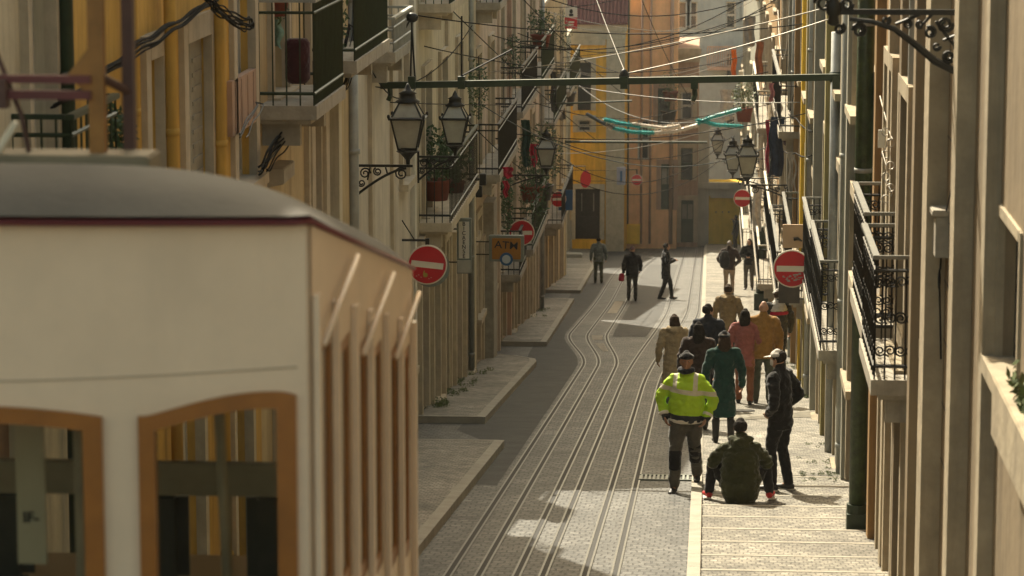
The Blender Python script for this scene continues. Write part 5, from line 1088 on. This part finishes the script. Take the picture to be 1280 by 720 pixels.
g = MB(); loft(g, [up(1.27), up(1.325)], [(.222, .172), (.222, .172)], ends=(.1, .1)); melt('red_band', g, 'c_red', r, .013, .004); g = MB(); loft(g, [up(1.36), up(1.45), up(1.52)], [(.21, .155), (.17, .13), (.09, .085)]); melt('shawl', g, 'c_wht', r, .013, .006)
x, y = at(911, 373)
r, J, up = person('man with a black backpack and light trousers far up the pavement', x, y, -6, 1.78, jacket='c_darkbrown', hem=.84, trousers='c_tanp', hair='hairg', stride=.06, armL='pocket', armR='pocket', bulk=1.1)
g = MB(); loft(g, [up(.98, -.20, -.12), up(1.15, -.23, -.13), up(1.36, -.20, -.12)], [(.15, .10), (.17, .12), (.13, .09)]); melt('backpack', g, 'c_black', r, .014, .008)
x, y = at(936, 366)
person('person in a dark jacket and pale trousers facing uphill beside the dark pillar', x, y, 170, 1.74, jacket='c_black', hem=.86, trousers='c_greytr', hair='hairb', hairlen=.1, armL='fold', armR='fold', eyes=False)
x, y = at(917, 308)
person('man all in black by the far yellow wall, hand raised to his face', x + .0, min(y, 150), 70, 1.80, jacket='c_black', trousers='c_black', hair='hairk', armR='face', armL='hang')
x, y = at(748, 354)
person('woman in a grey blue jacket walking on the far left pavement', x, y, 4, 1.70, jacket='c_greyblue', hem=.84, trousers='c_greengrey', hair='hairk', stride=.13)
x, y = at(790, 376)
r, J, up = person('person in a dark jacket carrying a red bag on the far rails', x, y, 0, 1.72, jacket='c_black', hem=.8, bulk=1.15, trousers='c_charcoal', beanie='c_maroon', stride=.08, armL='hang', armR='swingf')
g = MB(); loft(g, [up(.68, -.02, -.34), up(.86, -.02, -.33)], [(.10, .05), (.085, .04)]); melt('red_bag', g, 'c_red', r, .014, .004)
x, y = at(832, 374)
person('man in black turned sideways holding a small camera on the far road', x, y, -75, 1.80, jacket='c_black', hem=.64, jname='coat', trousers='c_black', hair='hairk', armL='hold', armR='hold', feetL=(-.09, .22), feetR=(.09, -.20))
# ------------------------------------------------------------------ cables
def cable(pts, r, mat, label, group='cables strung over the street', sag=0):
    if len(pts) == 2: pts = catenary(pts[0], pts[1], sag, 18)
    mb = MB(); mb.tube(pts, r, 5); o = mb.build('cable', mat, None, True); return tag(o, label, 'cable', group)
thin = 'thin dark overhead cable crossing the street between the house fronts'
cable([P(604, 91, 62), P(1040, 8, 42)], .010, 'cablel', 'pale overhead cable rising from the left houses to the top right pole', sag=.12)
cable([P(782, 92, 41.3), P(1042, 22, 41.4)], .009, 'cablel', 'short pale overhead cable from the beam middle up to the right pole', sag=.05)
cable([P(742, -10, 70), P(782, 92, 42)], .008, 'cableg', 'steep pale stay wire running down to the middle of the beam', sag=.02)
cable([P(488, 128, 40.8), P(706, 128, 76)], .008, 'cable', thin, sag=.05)
for (a, ya, b, yb, sg) in (((489, 14), 44, (1003, 30), 52, .25), ((470, 42), 46, (930, 70), 74, .5), ((552, 0), 52, (745, 175), 90, .1), ((566, 130), 50, (700, 232), 92, .3), ((640, 58), 68, (965, 8), 66, .4), ((640, 118), 72, (870, 128), 110, .6),
                           ((600, 130), 56, (985, 172), 66, .9), ((690, 210), 88, (900, 200), 104, 1.0), ((655, 0), 66, (782, 120), 100, .1), ((690, 190), 86, (905, 178), 98, 1.1), ((700, 60), 100, (960, 90), 76, .6), ((800, -6), 90, (868, 130), 130, .3),
                           ((500, 180), 47, (660, 250), 80, .2), ((716, 100), 120, (925, 140), 90, .9), ((660, 158), 80, (918, 170), 92, .8), ((430, 96), 38, (590, 32), 52, .5), ((438, 20), 37.5, (520, 110), 44, .5)):
    cable([P(*a, ya), P(*b, yb)], .007 + .00006 * ya, 'cable' if sg != .9 else 'cableb', thin, sag=sg)
mb = MB(); a, b = P(702, 177, 111), P(884, 178, 111); mb.tube([a, b], .05, 6); tag(mb.build('span_pole', 'green'), 'far thin dark pole spanning the street below the turquoise garland', 'pole')
mb = MB(); a, b = P(690, 130, 96), P(790, 126, 96); mb.tube([a, b], .03, 6); tag(mb.build('span_pole', 'green'), 'short dark pole over the street just above the turquoise garland', 'pole')
def bundle(px, xw, n, label, mats=('cableb', 'cable', 'cable'), spread=.10):
    root = thing('cable_bundle', label, 'cable', WX(*px[0], xw), 'cable bundles fixed to the left house fronts')
    for i in range(n):
        o1, o2 = rnd.uniform(-spread, spread), rnd.uniform(0, .09); pts = []
        base = [WX(a, b, xw) for a, b in px]
        ph_ = rnd.uniform(0, 6); sg_ = rnd.uniform(.02, .09); m_ = len(base)
        for j in range(m_ - 1):
            p0, p1, p2, p3 = base[max(j - 1, 0)], base[j], base[j + 1], base[min(j + 2, m_ - 1)]
            for k in range(8):
                t = k / 8; p = .5 * ((2 * p1) + (p2 - p0) * t + (2 * p0 - 5 * p1 + 4 * p2 - p3) * t * t + (3 * p1 - p0 - 3 * p2 + p3) * t ** 3)
                pts.append(p + Vector((o2, 0, o1 * math.cos((j + t) * 1.1 + ph_) - sg_ * .5 * math.sin(math.pi * t) ** 2)))
        pts.append(base[-1]); mb = MB(); mb.tube(pts, rnd.uniform(.006, .011), 5); o = mb.build('strand', mats[i % len(mats)], root, True)
bundle([(60, 128), (125, 86), (166, 58), (203, 36), (240, 10), (270, -8)], -4.36, 7, 'thick dark cable bundle sagging across the ochre yellow house', ('cable',), spread=.045)
bundle([(322, 214), (335, 190), (362, 152), (398, 112), (412, 96), (436, 60), (441, -10)], -4.36, 12, 'thick dark cable bundle climbing under the green balconies')
bundle([(398, 112), (420, 118), (434, 92), (430, 60), (436, 30)], -4.32, 5, 'loose dark cable loops hanging beside the zinc drainpipe', ('cable',), .05)
bundle([(258, 4), (285, 16), (306, 24), (300, 36), (270, 18), (256, 0)], -4.2, 5, 'tangle of thin black wire loops in the upper left', ('cable',), .08)
bundle([(296, 170), (305, 150), (320, 128)], -4.38, 3, 'short grey wires on the wall right of the rose panel', ('cableb',), .03)
def drape(pts, label, mat, r=.012):
    p3 = []
    for j in range(len(pts) - 1):
        for k in range(8): p3.append(pts[j].lerp(pts[j + 1], k / 8) - Vector((0, 0, .05 * math.sin(math.pi * k / 8))))
    p3.append(pts[-1]); mb = MB(); mb.tube(p3, r, 5); return tag(mb.build('cable', mat, None, True), label, 'cable', 'cables draped along the right houses')
for i, (z0, z1) in enumerate(((-5.2, -8.6), (-5.6, -10.4), (-7.2, -12.0))): drape([Vector((1.72, 50 + k * 9, CZ + z0 + (z1 - z0) * k / 5)) for k in range(6)], 'black cable drooping along the right house fronts above the balconies', 'cable', .014)
for i in range(14):
    Y0 = rnd.uniform(55, 105); Y1 = Y0 + rnd.uniform(-12, 25); h0 = rnd.uniform(4.2, 9.5)
    cable([Vector((-4.5 - (.6 if Y0 > 84 else 0), Y0, zg(Y0) + h0)), Vector((1.8, Y1, zg(Y1) + h0 + rnd.uniform(-1, 2.5)))], .010, ('cable', 'cableg')[i % 2], thin, sag=rnd.uniform(.2, 1.1))
for i in range(10):
    Y0 = rnd.uniform(60, 100); h0 = rnd.uniform(4, 8); Y1 = Y0 + rnd.uniform(6, 20)
    cable([Vector((1.55 + rnd.uniform(0, .2), Y0, zg(Y0) + h0)), Vector((1.75, Y1, zg(Y1) + h0 + rnd.uniform(-1.5, 1.5)))], .011, ('cable', 'cablel')[i % 2], 'slack cable looping along the far right house fronts', 'cables looping along the far right', rnd.uniform(.3, 1.2))

# ------------------------------------------------------------------ tinsel garland
def tinsel(mb, pts, r, n, rn):
    for j in range(len(pts) - 1):
        a, b = pts[j], pts[j + 1]
        for _ in range(n):
            p = a.lerp(b, rn.random()); d = Vector((rn.gauss(0, 1), rn.gauss(0, 1), rn.gauss(0, 1))).normalized(); e = d.orthogonal().normalized() * .012; q = p + d * r * rn.uniform(.5, 1.2)
            mb.add([p - e * r * 12, p + e * r * 12, q], [(0, 1, 2)])
gar = thing('garland', 'turquoise and white tinsel garland slung across the far street', 'garland', P(810, 160, 84)); rn = random.Random(5)
def gpts(l, Y): return [P(a, b, Y) for a, b in l]
for nm, mt, l in (('dark_end', 'cableb', ((733, 142), (750, 152), (768, 160))), ('white_tuft', 'tinw', ((757, 155), (766, 160))), ('turquoise_strand', 'teal', ((766, 160), (790, 165), (818, 166))), ('turquoise_strand', 'teal', ((755, 149), (775, 154), (800, 158))), ('white_strand', 'tinw', ((818, 166), (845, 164), (872, 156))), ('turquoise_strand', 'teal', ((872, 154), (890, 146), (926, 136))), ('turquoise_strand', 'teal', ((872, 150), (895, 156), (928, 158))), ('white_strand', 'tinw', ((790, 155), (830, 160), (850, 157)))):
    mb = MB(); tinsel(mb, gpts(l, 84), .105 if nm != 'dark_end' else .06, 320, rn); mb.tube(gpts(l, 84), .05, 6); mb.build(nm, mt, gar)
def vtinsel(px, py0, py1, xw, mat, lab, r=.05):
    a = WX(px, py0, xw); b = WX(px, py1, xw); b = Vector((a.x, a.y, b.z)); mb = MB(); tinsel(mb, [a.lerp(b, i / 6) for i in range(7)], r, 40, rn); mb.tube([a, b], .012, 5); return tag(mb.build('tinsel', mat), lab, 'tinsel')
vtinsel(1200, 180, 268, 1.80, 'teal', 'hanging turquoise tinsel strip on the near right house front', .035)
vtinsel(1163, -30, 62, 1.78, 'pinkt', 'red and pink tinsel strip hanging behind the ornate lamp bracket', .03)
# pale knotted cord hanging at the right
mb = MB()
cp_ = [WX(1100, 120, 1.76)]
for i in range(7): c = WX(1107 + (i % 2) * 6, 165 + i * 14, 1.74); cp_ += spiral(c, .04, .035, i, 1.1, (1, 0, 0), (0, .3, 1), 12)
mb.tube(cp_, .007, 4)
tag(mb.build('cord', 'cablel', None, True), 'pale looped cord hanging above the nearest right balcony', 'cord')
mb = MB(); c = WX(1104, 170, 1.76); mb.box(c.x - .05, c.x + .02, c.y, c.y + .03, c.z - .12, c.z + .06); tag(mb.build('label_tag', 'signw'), 'small white tag hanging among the pale looped cord', 'tag')

# ------------------------------------------------------------------ laundry and flags
def cloth_piece(name, px0, px1, py0, py1, Y, mat, label, cat, wav=.04, taper=0, group=None):
    a, b = P(px0, py1, Y), P(px1, py0, Y); nx, nz = 14, 18; mb = MB(); s0 = rnd.uniform(0, 6)
    for side in (0, 1):
        for j in range(nz + 1):
            t = j / nz
            for i in range(nx + 1):
                u = i / nx; w = 1 - taper * (1 - t); x = (a.x + b.x) / 2 + (b.x - a.x) * (u - .5) * w + .02 * math.sin(9 * t + s0)
                y = Y + wav * math.sin(u * 9 + s0 + t * 1.5) * (1.1 - t * .7) + side * .012; mb.v.append((x, y, a.z + (b.z - a.z) * t + .02 * math.sin(u * 7 + s0) * (1 - t)))
    q = (nx + 1) * (nz + 1)
    for side in (0, 1):
        for j in range(nz):
            for i in range(nx): k = side * q + j * (nx + 1) + i; mb.f.append((k, k + 1, k + nx + 2, k + nx + 1))
    o = mb.build(name, mat, None, True); return tag(o, label, cat, group)
M['c_orange'] = cloth('orange', (.68, .16, .02)); M['c_denim'] = cloth('denim', (.035, .05, .085)); M['c_dgreen'] = cloth('dark_green', (.025, .06, .045)); M['c_terra'] = cloth('terra', (.34, .13, .06)); M['c_rose'] = cloth('rose', (.50, .20, .20)); M['c_pale'] = cloth('pale', (.50, .46, .40)); M['c_mint'] = cloth('mint', (.22, .34, .26)); M['c_grey'] = cloth('grey', (.22, .21, .19))
for it in (('hanging_cloth', 961, 980, 146, 220, 62.5, 'c_denim', 'long dark blue cloth hung from the right fronts'), ('hanging_cloth', 978, 990, 152, 182, 63, 'c_maroon', 'small dark red cloth next to the blue hanging cloth'), ('hanging_cloth', 957, 963, 150, 216, 62.8, 'c_red', 'narrow crimson cloth left of the blue hanging cloth'),
           ('hanging_cloth', 914, 921, 62, 96, 96, 'c_orange', 'bright orange cloth high on the far right fronts'), ('hanging_cloth', 944, 954, 52, 98, 80, 'c_terra', 'terracotta towel hung beside the orange cloth'), ('hanging_cloth', 962, 968, 104, 128, 66, 'c_rose', 'pink cloth right under the beam on the right'), ('hanging_cloth', 968, 978, 128, 148, 64, 'c_pale', 'pale cloth over the rail above the blue hanging cloth'),
           ('hanging_cloth', 985, 996, 190, 240, 61, 'c_pale', 'crumpled pale sheet hanging low on the right fronts'), ('hanging_cloth', 900, 917, 112, 150, 104, 'c_pale', 'large pale sheet behind the turquoise garland'), ('hanging_cloth', 930, 944, 20, 58, 100, 'c_grey', 'grey cloth high up on the far right fronts'), ('hanging_cloth', 940, 952, 232, 290, 84, 'c_pale', 'pale sheet hanging over the far right balcony'),
           ('hanging_cloth', 662, 672, 180, 208, 72, 'c_red', 'red flag shaped cloth beside the small left lamp'), ('hanging_cloth', 652, 663, 150, 208, 70, 'c_dgreen', 'dark green cloth hanging on the left beyond the pink pilaster'), ('hanging_cloth', 655, 660, 40, 96, 78, 'c_dgreen', 'dark green cloth high among the left balconies'), ('hanging_cloth', 688, 696, 90, 140, 92, 'c_charcoal', 'charcoal cloth hanging from a far left balcony'), ('hanging_cloth', 697, 707, 92, 150, 104, 'c_grey', 'grey cloth beside the hanging poster'),
           ('hanging_cloth', 330, 353, 24, 60, 31.2, 'c_mint', 'mint green towel over the near left balcony rail'), ('hanging_cloth', 627, 641, 209, 222, 60, 'c_red', 'small red bow shaped cloth on the left by the double speakers'), ('hanging_cloth', 629, 636, 226, 246, 60.4, 'c_red', 'small red cloth hanging below the red bow')):
    cloth_piece(*it[:7], it[7], 'laundry', taper=.3 if 'flag' in it[7] else .08, group='laundry and cloths hung from the houses')
# ------------------------------------------------------------------ plants, pots, small wall fittings
def pot(px, py, Y, w, h, mat, label, plant=None, n=160, ph=.45, dx=0):
    c = P(px, py, Y); t = thing('flower_pot', label, 'flower pot', c, 'pots and planters on the balconies'); k = MB()
    k.lathe([(w * .38, 0), (w * .5, h * .9), (w * .54, h * .9), (w * .54, h), (w * .46, h), (w * .44, h * .85), (.001, h * .85)], 16, Matrix.Translation(c)); k.build('pot', mat, t, True)
    if plant:
        k = MB(); leaves(k, c + Vector((0, 0, h + ph * .5)), w * .8, w * .8, ph * .62, n, .05, rnd)
        for i in range(7): k.tube([c + Vector((0, 0, h * .8)), c + Vector((rnd.uniform(-.2, .2), rnd.uniform(-.2, .2), h + ph * .8))], .006, 4)
        k.build('plant', plant, t)
    return t
pot(342, 20, 31.0, .34, .26, 'terra', 'red window box at the top of the near left balcony', 'leaf', ph=.3)
pot(402, 62, 34.6, .40, .28, 'terra', 'large terracotta pot with a green bush on the second left balcony', 'leaf', 420, .75)
pot(540, 14, 50, .42, .30, 'terra', 'terracotta pot at the top of the cream yellow house', 'leaf2', 140)
pot(545, 250, 48.8, .5, .34, 'terra', 'terracotta pot with dark bush on the balcony above the tilted red sign', 'leaf', 420, .8)
pot(565, 251, 51.4, .45, .34, 'terra', 'second terracotta pot with foliage on the balcony above the tilted red sign', 'leaf', 380, .9)
pot(665, 252, 74, .6, .4, 'terra', 'pot with tall green bush on the pinkish house balcony', 'leaf', 420, 1.3)
pot(677, 250, 76.5, .6, .4, 'woodd', 'dark pot with broad foliage on the pinkish house balcony', 'leaf', 420, 1.5)
pot(676, 60, 77, .5, .35, 'terra', 'pot of green plants high on the pinkish house', 'leaf', 260, .6)
pot(1058, 395, 42.5, .34, .30, 'terra', 'red pot with pale dry plant on the right balcony by the red sign', 'leaf2', 120, .35)
pot(708, 132, 110, .7, .5, 'woodd', 'dark pot with trailing leaves on a far left balcony', 'leaf', 260, .8)
pot(838, 126, 154.5, .8, .5, 'terra', 'pot with pale green plants on the peach house', 'leaf2', 300, 1.0)
pot(836, 150, 154.5, .8, .5, 'woodd', 'dark bush pot on the peach house below the pale green one', 'leaf', 300, 1.3)
pot(930, 152, 88, .5, .4, 'terra', 'pot with yellowish plants on a far right balcony', 'leaf2', 260, .7)
# plant at the far left balcony behind the steel frame
c = P(142, 176, 20.6); t = thing('potted_plant', 'dark leafy plant on the balcony behind the rusty frame', 'plant', c); k = MB(); leaves(k, c + Vector((0, 0, .05)), .16, .18, .22, 300, .035, rnd); k.build('foliage', 'leaf', t); k = MB(); k.lathe([(.10, -.42), (.13, -.2), (.11, -.2)], 14, Matrix.Translation(c)); k.build('pot', 'terra', t)
# climbing greenery on the left fronts
for (px, py, Y, rx, rz, lab) in ((555, 215, 51, .28, .5, 'climbing plant on the railings between the two big lanterns'), (668, 235, 70, .4, 1.0, 'dense dark creeper around the small left lamp'), (634, 250, 61.5, .14, .75, 'thin creeper trailing under the red bow cloth'), (690, 190, 88, .35, .8, 'creeper hanging below the far left balcony'), (570, 215, 53, .12, .8, 'narrow dark creeper behind the second left lantern')):
    c = P(px, py, Y); t = thing('climbing_plant', lab, 'plant', c, 'greenery on the left balconies'); k = MB(); leaves(k, c, rx, .35, rz, 420, .045, rnd); k.build('foliage', 'leaf', t); k = MB(); k.tube([c - Vector((0, 0, rz)), c + Vector((.05, 0, 0)), c + Vector((0, 0, rz))], .014, 5); k.build('stem', 'woodd', t)
for (px, py, Y, rx, rz, lab) in ((410, 40, 35.2, .25, .45, 'leafy plant spilling through the second near left balcony railing'), (335, 4, 31.2, .2, .3, 'green plant above the red window box on the near left balcony'), (640, 70, 68, .3, .5, 'dark plant high on the left beside the pink pilaster'), (700, 40, 96, .4, .7, 'dark creeper under the hanging poster'), (598, 110, 56, .2, .6, 'dark creeper on the wall right of the second lantern')):
    c = P(px, py, Y); t = thing('balcony_plant', lab, 'plant', c, 'greenery on the left balconies'); k = MB(); leaves(k, c, rx, .4, rz, 420, .035, rnd); k.build('foliage', 'leaf', t); k = MB(); k.tube([c - Vector((0, 0, rz)), c + Vector((.03, 0, 0)), c + Vector((0, 0, rz))], .012, 5); k.build('stem', 'woodd', t)
c = P(372, 92, 30.6); k = MB(); k.lathe([(.09, 0), (.13, .05), (.13, .42), (.10, .46), (.001, .46)], 16, Matrix.Translation(Vector((c.x, c.y, c.z - .1)))); tag(k.build('storage_drum', 'c_maroon' if 'c_maroon' in M else 'terra', None, True), 'dark red drum standing on the near left balcony floor', 'drum')
# planter ledge with plants at the right edge
c0 = WX(1262, 560, 1.85); zt = P(1250, 470, 17.7).z; t = thing('window_planter', 'white window planter box with sparse leaves at the right edge', 'planter', (1.75, 16.8, zt)); k = MB(); k.box(1.70, 1.845, 15.4, 17.7, zt - .36, zt - .0); k.build('box', 'stoner', t, bevel=.008); k = MB()
for i in range(10): yy_ = 15.6 + i * .2; leaves(k, (1.79, yy_, zt + .06), .035, .09, .10, 12, .05, rnd)
k.build('plant', 'leaf2', t)
# speakers / junction boxes on the left
for (px, py, h, lab) in ((599, 239, 14, 'upper black wall box'), (604, 224, 14, 'lowest black wall box'), (579, 247, 22, 'long black wall box')):
    c = P(px, py, 55); k = MB(); k.box(c.x - .06, c.x + .06, 54.9, 55.1, c.z - h * .0075, c.z + h * .0075); k.box(c.x - .3, c.x - .06, 54.97, 55.03, c.z - .02, c.z + .02); lab = {599: 'small black wall box, left one of the close pair', 604: 'small black wall box, upper right one of the close pair', 579: 'long black wall box hanging above the vertical letter sign'}[px]
    tag(k.build('wall_box', 'iron', None, bevel=.01), lab, 'wall box', 'black boxes on the left wall')
# window box / air unit by tram roof
a, b = P(330, 232, 30.5), P(360, 207, 30.5); k = MB(); k.add([(a.x, 30.2, a.z), (b.x, 30.2, a.z + .05), (b.x, 30.2, b.z), (a.x, 30.2, b.z), (a.x, 31, a.z), (b.x, 31, a.z + .05), (b.x, 31, b.z), (a.x, 31, b.z)], [(0, 1, 2, 3), (4, 7, 6, 5), (0, 4, 5, 1), (1, 5, 6, 2), (2, 6, 7, 3), (3, 7, 4, 0)]); tag(k.build('metal_hood', 'stone2', None, bevel=.01), 'pale metal hood on the wall just above the tram roof', 'hood')
cloth_piece('hanging_cloth', 322, 342, 143, 158, 30.4, 'c_rose', 'pink red cloth bundle under the near left balcony', 'laundry', group='laundry and cloths hung from the houses')
# stone tail of the pillar by the cash machine sign: red barred kiosk frame dark pillar on the right
g = G(951, 392); t = thing('dark_pillar', 'dark green pillar with square foot far along the right pavement', 'post', (g.x, g.y, gz(g.x, g.y))); z0 = gz(g.x, g.y); k = MB(); k.tube([(g.x, g.y, z0 + .5), (g.x, g.y, z0 + 2.4)], .15, 12); k.build('shaft', 'green', t, True); k = MB(); k.box(g.x - .2, g.x + .2, g.y - .2, g.y + .2, z0, z0 + .5); k.build('foot', 'green', t, bevel=.01)
# drain grate and flat dark disc on the ground
g = G(832, 598); k = MB(); z0 = zg(g.y)
for i in range(12): k.box(g.x - .33 + i * .055, g.x - .30 + i * .055, g.y - .3, g.y + .3, z0 + .002, z0 + .02)
for q in (-.3, .3): k.box(g.x - .35, g.x + .35, g.y + q - .02, g.y + q + .02, z0 + .001, z0 + .022)
n_ = len(k.v); k.v = [(x, y, z + zg(y) - z0) for x, y, z in k.v]; tag(k.build('drain_grate', 'signg'), 'iron drain grate in the road beside the man in the lime jacket', 'drain')
g = G(925, 521); k = MB(); z0 = gz(g.x, g.y); k.lathe([(.001, .003), (.24, .004), (.25, .012), (.001, .0125)], 24, Matrix.Translation((g.x, g.y, z0)) @ Matrix.Rotation(-math.atan(.118), 4, 'X')); tag(k.build('dark_disc', 'iron'), 'round dark disc in the right pavement', 'manhole cover')  # flat dark disc set into the paving
for (px, py, lab) in ((905, 0, ''),): pass
# broken stone block on left pavement
g = G(717, 325); k = MB(); z0 = gz(g.x, g.y); k.box(g.x - .35, g.x + .4, g.y - .4, g.y + .4, z0 - .2, z0 + .2); tag(k.build('stone_block', 'stone2', None, bevel=.04), 'low stone block on the far left pavement', 'block')
# weeds in the joints
k = MB()
for (px, py, n, sp) in ((1030, 565, 10, .25), (1025, 585, 10, .3), (1030, 605, 24, .3), (1050, 600, 14, .2), (700, 385, 0, 0)):
    for i in range(n):
        g = G(px, py); c = Vector((g.x + rnd.uniform(-sp, sp * .5), g.y + rnd.uniform(-.5, .5), 0)); c.z = gz(c.x, c.y) + .015; leaves(k, c, .04, .05, .015, 14, .012, rnd)
for (Y, n, x) in ((49, 22, -4.52), (51.5, 14, -4.5), (54, 12, -4.5), (57, 8, -4.45), (83, 10, -4.7), (79, 5, -4.6), (114, 14, -6.0), (38, 6, -4.4), (60, 10, 1.7), (52, 8, 1.7), (56, 8, 1.72)):
    for i in range(n): c = Vector((x + rnd.uniform(-.1, .25), Y + rnd.uniform(-.8, .8), 0)); c.z = gz(c.x, c.y) + .03; leaves(k, c, .07, .12, .04, 20, .02, rnd)
tag(k.build('weeds', 'leaf2'), 'weeds growing in the joints along the house fronts', 'weeds', None, 'stuff')
bpy.data.batch_remove(TXT); bpy.data.objects.remove(TMPO[0]); bpy.data.batch_remove(OLD); bpy.data.scenes.remove(TMP)

# ------------------------------------------------------------------ air
hz = bpy.data.materials.new('haze_air'); hz.use_nodes = True; N = hz.node_tree.nodes; N.remove(N['Principled BSDF']); pv = N.new('ShaderNodeVolumePrincipled'); pv.inputs['Density'].default_value = .00016; pv.inputs['Color'].default_value = (.95, .92, .84, 1); pv.inputs['Anisotropy'].default_value = .25
hz.node_tree.links.new(pv.outputs[0], N['Material Output'].inputs['Volume'])
mb = MB(); mb.box(-61, 61, -31, 261, zg(260) - 1.1, CZ + 16); tag(mb.build('haze', hz), 'thin warm haze in the street air', 'haze', None, 'stuff')
